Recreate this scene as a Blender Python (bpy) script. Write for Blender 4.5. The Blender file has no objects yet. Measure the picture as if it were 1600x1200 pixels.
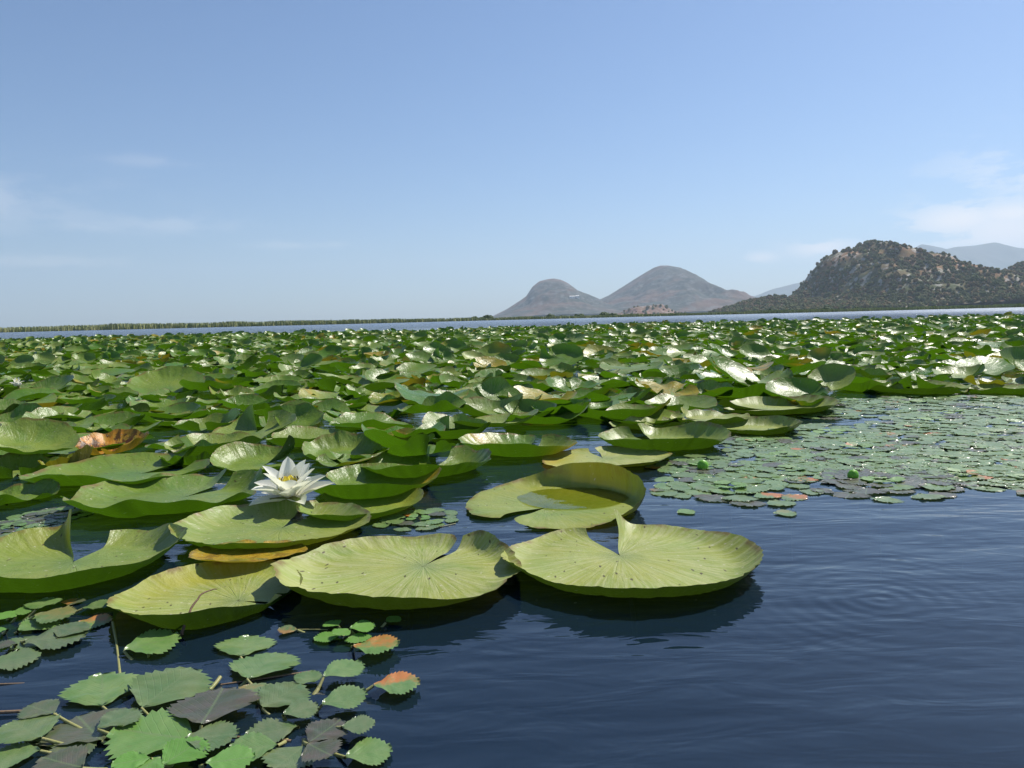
import bpy, math, random
import numpy as np
from mathutils import Matrix, Vector, noise as mnoise

R_ = math.radians
random.seed(7)
rng = np.random.default_rng(7)
SC = bpy.context.scene
COL = SC.collection

# ------------------------------------------------------------------ camera
FPX = 1209.0                       # focal length in pixels of the 1600 px wide photograph
CAM_H = 0.34
PITCH = 4.85
ROLL = 1.415
cam = bpy.data.cameras.new('camera')
cam.sensor_width = 36.0
cam.lens = FPX / 1600 * 36.0
cam.clip_start = 0.02
cam.clip_end = 60000
camo = bpy.data.objects.new('camera', cam)
COL.objects.link(camo)
MW = Matrix.Translation((0, 0, CAM_H)) @ Matrix.Rotation(R_(90 - PITCH), 4, 'X') @ Matrix.Rotation(R_(-ROLL), 4, 'Z')
camo.matrix_world = MW
SC.camera = camo
MR = np.array(MW.to_3x3())


def ray(px, py):
    v = MR @ np.array([(px - 800) / FPX, (600 - py) / FPX, -1.0])
    return v


def at(px, py, z=0.0):
    """point of the horizontal plane z seen at photograph pixel px, py"""
    v = ray(px, py)
    t = (z - CAM_H) / v[2]
    return np.array([v[0] * t, v[1] * t, z]), t


def at_y(px, py, dist):
    """point at distance dist along +Y seen at that pixel"""
    v = ray(px, py)
    t = dist / v[1]
    return v[0] * t, CAM_H + v[2] * t


MRT = MR.T


def project(p):
    q = MRT @ (np.asarray(p, float) - np.array([0, 0, CAM_H]))
    return 800 + FPX * q[0] / -q[2], 600 - FPX * q[1] / -q[2]


def project_n(P):
    q = (np.asarray(P, float) - np.array([0, 0, CAM_H])) @ MR
    return 800 + FPX * q[:, 0] / -q[:, 2], 600 - FPX * q[:, 1] / -q[:, 2]


# ------------------------------------------------------------------ world, sun, exposure
SUN_EL, SUN_AZ = 50.0, 50.0        # azimuth measured clockwise from +Y
world = bpy.data.worlds.new('World')
SC.world = world
world.use_nodes = True
wn, wl = world.node_tree.nodes, world.node_tree.links
wn.clear()
wo = wn.new('ShaderNodeOutputWorld')
bg = wn.new('ShaderNodeBackground')
bg.inputs['Strength'].default_value = 0.085
sky = wn.new('ShaderNodeTexSky')
sky.sky_type = 'NISHITA'
sky.sun_disc = False
sky.sun_elevation = R_(SUN_EL)
sky.sun_rotation = R_(SUN_AZ)
sky.altitude = 10
sky.air_density = 1.0
sky.dust_density = 0.6
sky.ozone_density = 8.0
wl.new(bg.outputs[0], wo.inputs['Surface'])


def wmath(op, a, b=None, c=None):
    n = wn.new('ShaderNodeMath')
    n.operation = op
    for i, x in enumerate((a, b, c)):
        if x is None:
            continue
        if isinstance(x, (int, float)):
            n.inputs[i].default_value = x
        else:
            wl.new(x, n.inputs[i])
    return n.outputs[0]


# clouds: soft patches of noise in the sky's own direction space
tc = wn.new('ShaderNodeTexCoord')
sep = wn.new('ShaderNodeSeparateXYZ')
wl.new(tc.outputs['Generated'], sep.inputs[0])
az = wmath('ARCTAN2', sep.outputs['X'], sep.outputs['Y'])
el = wmath('ARCSINE', sep.outputs['Z'])
comb = wn.new('ShaderNodeCombineXYZ')
wl.new(wmath('MULTIPLY', az, 9.0), comb.inputs[0])
wl.new(wmath('MULTIPLY', el, 26.0), comb.inputs[1])
cn = wn.new('ShaderNodeTexNoise')
cn.inputs['Scale'].default_value = 1.6
cn.inputs['Detail'].default_value = 9.0
cn.inputs['Roughness'].default_value = 0.6
wl.new(comb.outputs[0], cn.inputs['Vector'])
total = None


def dir_of(px, py):
    v = ray(px, py)
    v = v / np.linalg.norm(v)
    return math.atan2(v[0], v[1]), math.asin(v[2])


for (px, py, wx, wy, st, base) in (
        (1575, 366, 85, 42, 1.0, 0.40), (1500, 345, 60, 22, 1.0, 0.40), (1580, 335, 50, 16, 1.0, 0.36), (1285, 388, 42, 11, 0.9, 0.36), (1190, 402, 22, 7, 0.7, 0.38),
        (235, 252, 62, 8, 0.13, 0.42), (45, 335, 120, 22, 0.15, 0.40), (130, 352, 60, 10, 0.2, 0.42), (260, 350, 90, 14, 0.2, 0.42),
        (60, 408, 110, 10, 0.22, 0.42), (470, 382, 80, 7, 0.2, 0.42), (1760, 250, 160, 40, 0.6, 0.46), (-260, 300, 200, 36, 0.4, 0.42)):
    a0, e0 = dir_of(px, py)
    dx = wmath('DIVIDE', wmath('SUBTRACT', az, a0), wx / FPX)
    dy = wmath('DIVIDE', wmath('SUBTRACT', el, e0), wy / FPX)
    d2 = wmath('ADD', wmath('MULTIPLY', dx, dx), wmath('MULTIPLY', dy, dy))
    m = wmath('POWER', 2.718, wmath('MULTIPLY', d2, -0.8))
    n2 = wmath('MULTIPLY', wmath('SUBTRACT', wmath('ADD', cn.outputs['Fac'], wmath('MULTIPLY', m, 0.22)), base + 0.1), 11.0 if px > 1100 else 6.0)
    n2c = wn.new('ShaderNodeClamp')
    wl.new(n2, n2c.inputs[0])
    w = wmath('MULTIPLY', wmath('MULTIPLY', m, n2c.outputs[0]), st)
    total = w if total is None else wmath('MAXIMUM', total, w)
clm = wn.new('ShaderNodeClamp')
wl.new(total, clm.inputs[0])
mixc = wn.new('ShaderNodeMix')
mixc.data_type = 'RGBA'
wl.new(clm.outputs[0], mixc.inputs[0])
wl.new(sky.outputs[0], mixc.inputs[6])
mixc.inputs[7].default_value = (9.3, 9.1, 9.2, 1)
wl.new(mixc.outputs[2], bg.inputs['Color'])

sl = bpy.data.lights.new('sun', 'SUN')
sl.energy = 4.8
sl.angle = R_(0.5)
sl.color = (1.0, 0.95, 0.87)
so = bpy.data.objects.new('sun', sl)
sd = Vector((math.sin(R_(SUN_AZ)) * math.cos(R_(SUN_EL)), math.cos(R_(SUN_AZ)) * math.cos(R_(SUN_EL)), math.sin(R_(SUN_EL))))
so.rotation_euler = sd.to_track_quat('Z', 'Y').to_euler()
so.location = (3, -2, 5)
COL.objects.link(so)
vs = SC.view_settings
vs.view_transform = 'Standard'
vs.look = 'None'
vs.gamma = 1
vs.exposure = 0.45
vs.use_curve_mapping = False
SC.cycles.max_bounces = 8
SC.cycles.volume_bounces = 1
SC.cycles.transparent_max_bounces = 12
SC.cycles.caustics_reflective = False
SC.cycles.caustics_refractive = False


# ------------------------------------------------------------------ helpers
class NT:
    """small wrapper for writing shader trees"""

    def __init__(self, name, use_surface=True):
        self.m = bpy.data.materials.new(name)
        self.m.use_nodes = True
        self.n, self.l = self.m.node_tree.nodes, self.m.node_tree.links
        self.n.clear()
        self.out = self.n.new('ShaderNodeOutputMaterial')

    def node(self, t, **kw):
        nd = self.n.new(t)
        for k, v in kw.items():
            setattr(nd, k, v)
        return nd

    def put(self, sock, v):
        if v is None:
            return
        if isinstance(v, bpy.types.NodeSocket):
            self.l.new(v, sock)
        elif isinstance(v, (tuple, list)) and len(v) == 3 and sock.type == 'RGBA':
            sock.default_value = (*v, 1)
        else:
            sock.default_value = v

    def math(self, op, a, b=None, c=None, clamp=False):
        nd = self.node('ShaderNodeMath', operation=op, use_clamp=clamp)
        for i, x in enumerate((a, b, c)):
            self.put(nd.inputs[i], x)
        return nd.outputs[0]

    def mix(self, f, a, b, bt='MIX'):
        nd = self.node('ShaderNodeMix', data_type='RGBA', blend_type=bt)
        self.put(nd.inputs[0], f)
        self.put(nd.inputs[6], a)
        self.put(nd.inputs[7], b)
        return nd.outputs[2]

    def noise(self, vec, scale, detail=4, rough=0.55, dist=0.0):
        nd = self.node('ShaderNodeTexNoise')
        self.put(nd.inputs['Vector'], vec)
        nd.inputs['Scale'].default_value = scale
        nd.inputs['Detail'].default_value = detail
        nd.inputs['Roughness'].default_value = rough
        nd.inputs['Distortion'].default_value = dist
        return nd.outputs['Fac']

    def mr(self, v, a, b, c=0.0, d=1.0, smooth=False):
        nd = self.node('ShaderNodeMapRange', clamp=True)
        if smooth:
            nd.interpolation_type = 'SMOOTHSTEP'
        self.put(nd.inputs[0], v)
        for i, x in enumerate((a, b, c, d)):
            self.put(nd.inputs[i + 1], x)
        return nd.outputs[0]

    def mapping(self, vec, scale=(1, 1, 1), rot=(0, 0, 0), loc=(0, 0, 0)):
        nd = self.node('ShaderNodeMapping')
        self.put(nd.inputs[0], vec)
        nd.inputs['Location'].default_value = loc
        nd.inputs['Rotation'].default_value = rot
        nd.inputs['Scale'].default_value = scale
        return nd.outputs[0]

    def bump(self, h, strength, dist, normal=None):
        nd = self.node('ShaderNodeBump')
        self.put(nd.inputs['Height'], h)
        self.put(nd.inputs['Strength'], strength)
        nd.inputs['Distance'].default_value = dist
        if normal is not None:
            self.put(nd.inputs['Normal'], normal)
        return nd.outputs[0]

    def principled(self, col, rough, normal=None, spec=0.5, **kw):
        nd = self.node('ShaderNodeBsdfPrincipled')
        self.put(nd.inputs['Base Color'], col)
        self.put(nd.inputs['Roughness'], rough)
        self.put(nd.inputs['Specular IOR Level'], spec)
        if normal is not None:
            self.put(nd.inputs['Normal'], normal)
        for k, v in kw.items():
            self.put(nd.inputs[k], v)
        return nd.outputs[0]

    def translucent(self, col, normal=None):
        nd = self.node('ShaderNodeBsdfTranslucent')
        self.put(nd.inputs[0], col)
        if normal is not None:
            self.put(nd.inputs[1], normal)
        return nd.outputs[0]

    def mixs(self, f, a, b):
        nd = self.node('ShaderNodeMixShader')
        self.put(nd.inputs[0], f)
        self.l.new(a, nd.inputs[1])
        self.l.new(b, nd.inputs[2])
        return nd.outputs[0]

    def done(self, s):
        self.l.new(s, self.out.inputs['Surface'])
        return self.m


def mesh_np(name, v, quads, mat, uv=None, tone=None, smooth=True, tris=None, matidx=None):
    """numpy arrays to a mesh; quads (n,4), tris (m,3)"""
    v = np.asarray(v, np.float32)
    nq = 0 if quads is None else len(quads)
    ntri = 0 if tris is None else len(tris)
    me = bpy.data.meshes.new(name)
    me.vertices.add(len(v))
    me.vertices.foreach_set('co', v.ravel())
    loops = []
    if nq:
        loops.append(np.asarray(quads, np.int32).ravel())
    if ntri:
        loops.append(np.asarray(tris, np.int32).ravel())
    loops = np.concatenate(loops)
    me.loops.add(len(loops))
    me.loops.foreach_set('vertex_index', loops)
    starts = np.concatenate([np.arange(nq) * 4, nq * 4 + np.arange(ntri) * 3]).astype(np.int32)
    me.polygons.add(nq + ntri)
    me.polygons.foreach_set('loop_start', starts)
    me.polygons.foreach_set('use_smooth', np.full(nq + ntri, smooth, bool))
    me.update(calc_edges=True)
    if uv is not None:
        ul = me.uv_layers.new(name='leaf')
        ul.data.foreach_set('uv', np.asarray(uv, np.float32)[loops].ravel())
    if tone is not None:
        ca = me.color_attributes.new('tone', 'FLOAT_COLOR', 'POINT')
        ca.data.foreach_set('color', np.asarray(tone, np.float32).ravel())
    for m in (mat if isinstance(mat, (list, tuple)) else [mat]):
        me.materials.append(m)
    return me


def link(name, me, parent=None):
    o = bpy.data.objects.new(name, me)
    COL.objects.link(o)
    if parent is not None:
        o.parent = parent
    return o


def tag(o, label=None, cat=None, group=None, kind=None):
    if label:
        o['label'] = label
    if cat:
        o['category'] = cat
    if group:
        o['group'] = group
    if kind:
        o['kind'] = kind
    return o


def empty(name, loc):
    o = bpy.data.objects.new(name, None)
    o.empty_display_size = 0.02
    COL.objects.link(o)
    o.location = loc
    return o


def sstep(x, a, b):
    t = np.clip((x - a) / (b - a), 0, 1)
    return t * t * (3 - 2 * t)


def wrap(a):
    return (a + math.pi) % (2 * math.pi) - math.pi


def grid_quads(ni, nj, closed_i=False):
    i = np.arange(ni if closed_i else ni - 1)
    j = np.arange(nj - 1)
    I, J = np.meshgrid(i, j, indexing='ij')
    I2 = (I + 1) % ni
    a = I * nj + J
    b = I * nj + J + 1
    c = I2 * nj + J + 1
    d = I2 * nj + J
    return np.stack([a, b, c, d], -1).reshape(-1, 4)


def tube(pts, rad, n=6):
    """tapered tube along points; returns verts, quads"""
    pts = np.asarray(pts, float)
    rad = np.broadcast_to(np.asarray(rad, float), (len(pts),))
    tan = np.gradient(pts, axis=0)
    tan /= np.linalg.norm(tan, axis=1)[:, None] + 1e-9
    up = np.array([0, 0, 1.0])
    if abs(tan[0, 2]) > 0.9:
        up = np.array([0, 1.0, 0])
    V = []
    for p, t, r in zip(pts, tan, rad):
        s = np.cross(t, up)
        s /= np.linalg.norm(s) + 1e-9
        u = np.cross(s, t)
        a = np.linspace(0, 2 * math.pi, n, endpoint=False)
        V.append(p + r * (np.cos(a)[:, None] * s + np.sin(a)[:, None] * u))
    V = np.concatenate(V)
    q = []
    m = len(pts)
    for i in range(m - 1):
        for k in range(n):
            k2 = (k + 1) % n
            q.append((i * n + k, i * n + k2, (i + 1) * n + k2, (i + 1) * n + k))
    return V, np.array(q)


def bez(a, b, c, n=8):
    t = np.linspace(0, 1, n)[:, None]
    a, b, c = map(lambda x: np.asarray(x, float), (a, b, c))
    return (1 - t) ** 2 * a + 2 * t * (1 - t) * b + t * t * c


def join(parts):
    """list of (v, q[, extra arrays...]) -> one"""
    off = 0
    V, Q = [], []
    ex = [[] for _ in parts[0][2:]]
    for p in parts:
        V.append(p[0])
        Q.append(np.asarray(p[1]) + off)
        for k, e in enumerate(p[2:]):
            ex[k].append(e)
        off += len(p[0])
    return (np.concatenate(V), np.concatenate(Q), *[np.concatenate(e) for e in ex])


# ------------------------------------------------------------------ materials
def lily_material():
    t = NT('lily_leaf')
    uv = t.node('ShaderNodeUVMap', uv_map='leaf').outputs[0]
    cen = t.mapping(uv, (2, 2, 2), loc=(-1, -1, 0))
    sp = t.node('ShaderNodeSeparateXYZ')
    t.l.new(cen, sp.inputs[0])
    x, y = sp.outputs[0], sp.outputs[1]
    r = t.math('SQRT', t.math('ADD', t.math('MULTIPLY', x, x), t.math('MULTIPLY', y, y)))
    th = t.math('ARCTAN2', y, x)
    at_ = t.node('ShaderNodeAttribute', attribute_name='tone')
    sc_ = t.node('ShaderNodeSeparateColor')
    t.l.new(at_.outputs['Color'], sc_.inputs[0])
    pale, sen, rnd = sc_.outputs[0], sc_.outputs[1], sc_.outputs[2]
    dry = at_.outputs['Alpha']
    # per-leaf shifted coordinates
    off = t.node('ShaderNodeCombineXYZ')
    t.put(off.inputs[2], t.math('MULTIPLY', rnd, 37.0))
    va = t.node('ShaderNodeVectorMath', operation='ADD')
    t.l.new(cen, va.inputs[0])
    t.l.new(off.outputs[0], va.inputs[1])
    P = va.outputs[0]
    # radial-streak coordinates
    cs = t.node('ShaderNodeCombineXYZ')
    t.put(cs.inputs[0], t.math('MULTIPLY', th, 9.0))
    t.put(cs.inputs[1], t.math('MULTIPLY', r, 1.3))
    t.put(cs.inputs[2], t.math('MULTIPLY', rnd, 21.0))
    streak = t.noise(cs.outputs[0], 1.3, 5, 0.6)
    blot = t.noise(P, 1.7, 5, 0.6, 0.4)
    fine = t.noise(P, 26, 4, 0.65)
    # veins fan out from the stalk
    vn = t.math('ABSOLUTE', t.math('SINE', t.math('ADD', t.math('MULTIPLY', th, t.math('ADD', 8.0, t.math('MULTIPLY', t.mr(r, 0.4, 0.45), 8.0))), t.math('MULTIPLY', blot, 3.0))))
    vein = t.math('MULTIPLY', t.mr(vn, 0.0, 0.16, 1.0, 0.0), t.mr(r, 0.15, 0.9, 1.0, 0.1))
    base = t.mix(t.mr(rnd, 0, 1), (0.050, 0.160, 0.007), (0.085, 0.195, 0.014))
    big = t.noise(P, 0.9, 3, 0.55, 0.5)
    palev = t.math('MULTIPLY', pale, t.mr(big, 0.32, 0.60, 0.45, 1.0))
    base = t.mix(palev, base, (0.345, 0.41, 0.088))
    base = t.mix(t.mr(blot, 0.35, 0.7, 0.0, 0.8), base, t.mix(pale, (0.115, 0.19, 0.016), (0.38, 0.38, 0.06)))
    base = t.mix(t.mr(streak, 0.45, 0.8, 0.0, 0.5), base, t.mix(pale, (0.03, 0.085, 0.014), (0.25, 0.36, 0.10)))
    base = t.mix(t.math('MULTIPLY', vein, 0.16), base, (0.20, 0.32, 0.07))
    # green heart round the stalk
    base = t.mix(t.mr(r, 0.02, 0.24, 0.5, 0.0), base, (0.08, 0.18, 0.05))
    # dried pale film
    dm = t.math('MULTIPLY', dry, t.mr(t.noise(cs.outputs[0], 2.6, 6, 0.7), 0.42, 0.66))
    base = t.mix(t.math('MULTIPLY', dm, 0.85), base, (0.50, 0.49, 0.25))
    # yellowing and browning
    sn = t.math('MULTIPLY', sen, t.mr(t.noise(P, 2.3, 5, 0.6), 0.25, 0.55))
    yel = t.mix(t.mr(sen, 0.55, 1.0), (0.42, 0.36, 0.018), (0.62, 0.24, 0.02))
    base = t.mix(t.math('MULTIPLY', sn, 1.0, clamp=True), base, yel)
    brown = t.math('MULTIPLY', t.mr(sen, 0.6, 1.0), t.mr(t.noise(P, 3.7, 5, 0.7), 0.5, 0.56))
    base = t.mix(brown, base, (0.10, 0.035, 0.012))
    # flecks: small pale casts and brown holes
    vor = t.node('ShaderNodeTexVoronoi', feature='F1')
    t.put(vor.inputs['Vector'], t.mapping(P, (1, 2.3, 1)))
    vor.inputs['Scale'].default_value = 11
    keep = t.node('ShaderNodeSeparateColor')
    t.l.new(vor.outputs['Color'], keep.inputs[0])
    spot = t.math('MULTIPLY', t.mr(vor.outputs['Distance'], 0.09, 0.15, 1, 0), t.mr(keep.outputs[0], 0.66, 0.68))
    base = t.mix(t.math('MULTIPLY', spot, 0.95), base, (0.62, 0.58, 0.42))
    vor2 = t.node('ShaderNodeTexVoronoi', feature='F1')
    t.put(vor2.inputs['Vector'], t.mapping(P, (2.6, 1, 1), rot=(0, 0, 0.5)))
    vor2.inputs['Scale'].default_value = 7
    k2 = t.node('ShaderNodeSeparateColor')
    t.l.new(vor2.outputs['Color'], k2.inputs[0])
    spot2 = t.math('MULTIPLY', t.mr(t.math('ADD', vor2.outputs['Distance'], t.math('MULTIPLY', t.math('SUBTRACT', fine, 0.5), 0.25)), 0.11, 0.18, 1, 0), t.mr(k2.outputs[1], 0.72, 0.74))
    base = t.mix(t.math('MULTIPLY', spot2, 0.9), base, (0.07, 0.045, 0.015))
    # worn brownish margin
    edge = t.math('MULTIPLY', t.mr(t.math('ADD', r, t.math('MULTIPLY', t.math('SUBTRACT', fine, 0.5), 0.06)), 0.94, 0.98), t.mr(t.noise(P, 5, 3, 0.6), 0.45, 0.6))
    base = t.mix(t.math('MULTIPLY', edge, 0.8), base, (0.20, 0.12, 0.04))
    # underside
    geo = t.node('ShaderNodeNewGeometry')
    under = t.mix(t.mr(blot, 0.3, 0.7), (0.014, 0.034, 0.004), (0.036, 0.062, 0.008))
    under = t.mix(t.math('MULTIPLY', sen, 0.6), under, (0.30, 0.22, 0.03))
    under = t.mix(t.math('MULTIPLY', spot, 0.8), under, (0.5, 0.5, 0.38))
    under = t.mix(t.math('MULTIPLY', vein, 0.4), under, (0.12, 0.16, 0.04))
    bf = geo.outputs['Backfacing']
    colr = t.mix(bf, base, under)
    h = t.math('ADD', t.math('MULTIPLY', vein, -0.25), t.math('ADD', t.math('MULTIPLY', fine, 0.25), t.math('MULTIPLY', streak, 0.45)))
    nrm = t.bump(h, 0.7, 0.003)
    wr = t.noise(P, 5, 4, 0.6, 0.6)
    nrm = t.bump(wr, t.mr(pale, 0.3, 0.9, 0.36, 0.16), 0.010, nrm)
    rough = t.math('ADD', t.mr(fine, 0.3, 0.7, 0.23, 0.36), t.math('MULTIPLY', t.math('ADD', pale, dm), 0.16))
    pr = t.principled(colr, rough, nrm, 0.40)
    tl = t.translucent(t.mix(sen, t.mix(pale, (0.12, 0.30, 0.006), (0.035, 0.06, 0.004)), (0.45, 0.32, 0.02)))
    return t.done(t.mixs(0.24, pr, tl))


def chestnut_material():
    t = NT('water_chestnut_leaf')
    uv = t.node('ShaderNodeUVMap', uv_map='leaf').outputs[0]
    sp = t.node('ShaderNodeSeparateXYZ')
    t.l.new(uv, sp.inputs[0])
    x, y = sp.outputs[0], sp.outputs[1]        # x across (0.5 at the midrib), y along
    ax = t.math('ABSOLUTE', t.math('SUBTRACT', x, 0.5))
    at_ = t.node('ShaderNodeAttribute', attribute_type='OBJECT', attribute_name='tint')
    sc_ = t.node('ShaderNodeSeparateColor')
    t.l.new(at_.outputs['Color'], sc_.inputs[0])
    dark, bright, orange = sc_.outputs[0], sc_.outputs[1], sc_.outputs[2]
    oi = t.node('ShaderNodeObjectInfo')
    off = t.node('ShaderNodeCombineXYZ')
    t.put(off.inputs[2], t.math('MULTIPLY', oi.outputs['Random'], 50.0))
    va = t.node('ShaderNodeVectorMath', operation='ADD')
    t.l.new(uv, va.inputs[0])
    t.l.new(off.outputs[0], va.inputs[1])
    geo = t.node('ShaderNodeNewGeometry')
    n1 = t.noise(va.outputs[0], 3.2, 4, 0.6)
    n2 = t.noise(va.outputs[0], 24, 4, 0.6)
    nw = t.noise(t.node('ShaderNodeTexCoord').outputs['Object'], 14, 3, 0.6)
    base = t.mix(t.mr(n1, 0.3, 0.7), (0.115, 0.225, 0.050), (0.21, 0.31, 0.095))
    base = t.mix(dark, base, t.mix(t.mr(n1, 0.35, 0.65), (0.070, 0.090, 0.045), (0.115, 0.095, 0.07)))
    base = t.mix(bright, base, (0.10, 0.26, 0.022))
    base = t.mix(t.math('MULTIPLY', orange, t.mr(t.math('ADD', n1, t.math('MULTIPLY', t.math('SUBTRACT', 0.5, x), 0.6)), 0.42, 0.62)), base, (0.48, 0.17, 0.03))
    base = t.mix(t.mr(nw, 0.55, 0.75, 0, 0.35), base, (0.17, 0.16, 0.055))
    # midrib and side veins running to the teeth
    mid = t.mr(ax, 0.006, 0.022, 1, 0)
    sv = t.math('ABSOLUTE', t.math('SINE', t.math('MULTIPLY', t.math('SUBTRACT', y, t.math('MULTIPLY', ax, 1.3)), 24.0)))
    svm = t.mr(sv, 0.0, 0.28, 1, 0)
    base = t.mix(t.math('ADD', t.math('MULTIPLY', mid, 0.5), t.math('MULTIPLY', svm, 0.12)), base, (0.17, 0.23, 0.09))
    h = t.math('ADD', t.math('MULTIPLY', svm, -1.0), t.math('MULTIPLY', n2, 0.8))
    nrm = t.bump(h, 0.28, 0.0007)
    wet = t.noise(t.node('ShaderNodeTexCoord').outputs['Object'], 150, 2, 0.5)
    rough = t.math('ADD', t.mr(wet, 0.6, 0.72, 0.32, 0.12), t.math('MULTIPLY', bright, 0.25))
    pr = t.principled(base, rough, nrm, 0.85)
    tl = t.translucent(t.mix(bright, (0.12, 0.2, 0.04), (0.2, 0.5, 0.02)))
    return t.done(t.mixs(0.18, pr, tl))


def simple(name, c1, c2, scale=8, rough=0.6, bump=0.4, bdist=0.002, spec=0.4, transl=None, tcol=None):
    t = NT(name)
    tcn = t.node('ShaderNodeTexCoord').outputs['Object']
    n = t.noise(tcn, scale, 5, 0.6)
    base = t.mix(t.mr(n, 0.3, 0.7), c1, c2)
    nrm = t.bump(t.noise(tcn, scale * 4, 4, 0.6), bump, bdist)
    s = t.principled(base, rough, nrm, spec)
    if transl:
        s = t.mixs(transl, s, t.translucent(tcol))
    return t.done(s)


def water_material():
    t = NT('lake_water')
    pos = t.node('ShaderNodeNewGeometry').outputs['Position']
    sp = t.node('ShaderNodeSeparateXYZ')
    t.l.new(pos, sp.inputs[0])
    X, Y = sp.outputs[0], sp.outputs[1]
    dist = t.math('SQRT', t.math('ADD', t.math('MULTIPLY', X, X), t.math('MULTIPLY', Y, Y)))
    # small ripples near, swell and chop further out
    r1 = t.noise(t.mapping(pos, (9, 26, 1), rot=(0, 0, R_(-9))), 1.0, 3, 0.5, 0.5)
    r2 = t.noise(t.mapping(pos, (3.0, 7.5, 1), rot=(0, 0, R_(14))), 1.0, 3, 0.5, 0.3)
    # expanding rings where an insect or drop has touched the water
    c0, _ = at(1375, 937)
    dx = t.math('SUBTRACT', X, float(c0[0]))
    dy = t.math('SUBTRACT', Y, float(c0[1]))
    rr = t.math('SQRT', t.math('ADD', t.math('MULTIPLY', dx, dx), t.math('MULTIPLY', dy, dy)))
    rr = t.math('ADD', rr, t.math('MULTIPLY', t.noise(pos, 9.0, 2, 0.5), 0.012))
    ring = t.math('MULTIPLY', t.math('SINE', t.math('MULTIPLY', rr, 270.0)), t.mr(rr, 0.0, 0.25, 1, 0))
    cc, _ = at(1290, 850)
    dx = t.math('SUBTRACT', X, float(cc[0]))
    dy = t.math('SUBTRACT', Y, float(cc[1]))
    rq = t.math('SQRT', t.math('ADD', t.math('MULTIPLY', dx, dx), t.math('MULTIPLY', dy, dy)))
    rq = t.math('ADD', rq, t.math('MULTIPLY', t.noise(pos, 5.0, 2, 0.5), 0.03))
    ring2 = t.math('MULTIPLY', t.math('SINE', t.math('MULTIPLY', rq, 150.0)), t.mr(rq, 0.05, 0.5, 0.35, 0))
    h = t.math('ADD', t.math('MULTIPLY', r1, 0.0020), t.math('MULTIPLY', r2, 0.0062))
    h = t.math('ADD', h, t.math('MULTIPLY', t.math('MULTIPLY', t.math('ADD', ring, ring2), t.mr(t.noise(pos, 7.0, 2, 0.5), 0.35, 0.6, 0.15, 1.0)), 0.00027))
    chop = t.math('ADD', t.noise(t.mapping(pos, (2.0, 3.2, 1), rot=(0, 0, 0.2)), 1.0, 5, 0.62), t.noise(pos, 0.35, 3, 0.5))
    h = t.math('ADD', h, t.math('MULTIPLY', t.math('MULTIPLY', chop, t.mr(dist, 18, 40)), 0.10))
    nrm = t.bump(h, 1.0, 1.0)
    fr = t.node('ShaderNodeFresnel')
    fr.inputs['IOR'].default_value = 1.5
    t.put(fr.inputs['Normal'], nrm)
    gl = t.node('ShaderNodeBsdfGlossy')
    gl.inputs['Color'].default_value = (1, 1, 1, 1)
    t.put(gl.inputs['Roughness'], t.mr(dist, 10, 80, 0.015, 0.22))
    t.put(gl.inputs['Normal'], nrm)
    tr = t.node('ShaderNodeBsdfTransparent')
    tr.inputs['Color'].default_value = (0.24, 0.32, 0.34, 1)
    murk = t.node('ShaderNodeBsdfDiffuse')
    murk.inputs['Color'].default_value = (0.007, 0.018, 0.034, 1)
    body = t.mixs(0.72, tr.outputs[0], murk.outputs[0])
    return t.done(t.mixs(fr.outputs[0], body, gl.outputs[0]))


def hill_material(name, veg1, veg2, rock, soil, sc, rock_amt=0.5):
    t = NT(name)
    pos = t.node('ShaderNodeTexCoord').outputs['Object']
    n1 = t.noise(pos, sc, 6, 0.65)
    n2 = t.noise(pos, sc * 3.3, 6, 0.7)
    n3 = t.noise(pos, sc * 0.5, 4, 0.6)
    c = t.mix(t.mr(n1, 0.38, 0.6), veg1, veg2)
    c = t.mix(t.mr(n3, 0.5, 0.62), c, soil)
    c = t.mix(t.math('MULTIPLY', t.mr(n2, 0.52, 0.6), rock_amt), c, rock)
    nrm = t.bump(n2, 1.0, 6.0 / (sc * 300))
    return t.done(t.principled(c, 0.9, nrm, 0.1))


M = {}
M['lily'] = lily_material()
M['chestnut'] = chestnut_material()
M['stem'] = simple('water_chestnut_stem', (0.22, 0.24, 0.07), (0.33, 0.30, 0.12), 90, 0.45)
M['runner'] = simple('brown_runner', (0.16, 0.10, 0.06), (0.26, 0.18, 0.10), 120, 0.6)
M['twig'] = simple('dry_twig', (0.10, 0.055, 0.035), (0.20, 0.12, 0.07), 200, 0.7)
M['petal'] = simple('white_petal', (0.80, 0.79, 0.72), (0.86, 0.86, 0.79), 60, 0.5, 0.3, 0.0008, 0.3, 0.42, (0.88, 0.88, 0.70))
M['stamen'] = simple('yellow_stamen', (0.80, 0.68, 0.05), (0.88, 0.80, 0.10), 300, 0.5, 0.2, 0.0005, 0.3, 0.2, (0.8, 0.6, 0.05))
M['bud'] = simple('green_bud', (0.14, 0.38, 0.02), (0.2, 0.5, 0.04), 60, 0.4)
M['water'] = water_material()
M['bed'] = simple('lake_bed_mud', (0.012, 0.014, 0.010), (0.022, 0.022, 0.014), 3, 0.9)
M['marsh'] = hill_material('marsh_ground', (0.08, 0.11, 0.035), (0.15, 0.15, 0.06), (0.2, 0.18, 0.1), (0.13, 0.12, 0.05), 0.02)
M['reed'] = simple('reed_leaf', (0.25, 0.30, 0.09), (0.42, 0.42, 0.19), 0.25, 0.7)
M['bush'] = simple('bank_bush', (0.04, 0.075, 0.02), (0.08, 0.115, 0.035), 0.06, 0.8, 0.8, 0.2)


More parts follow.
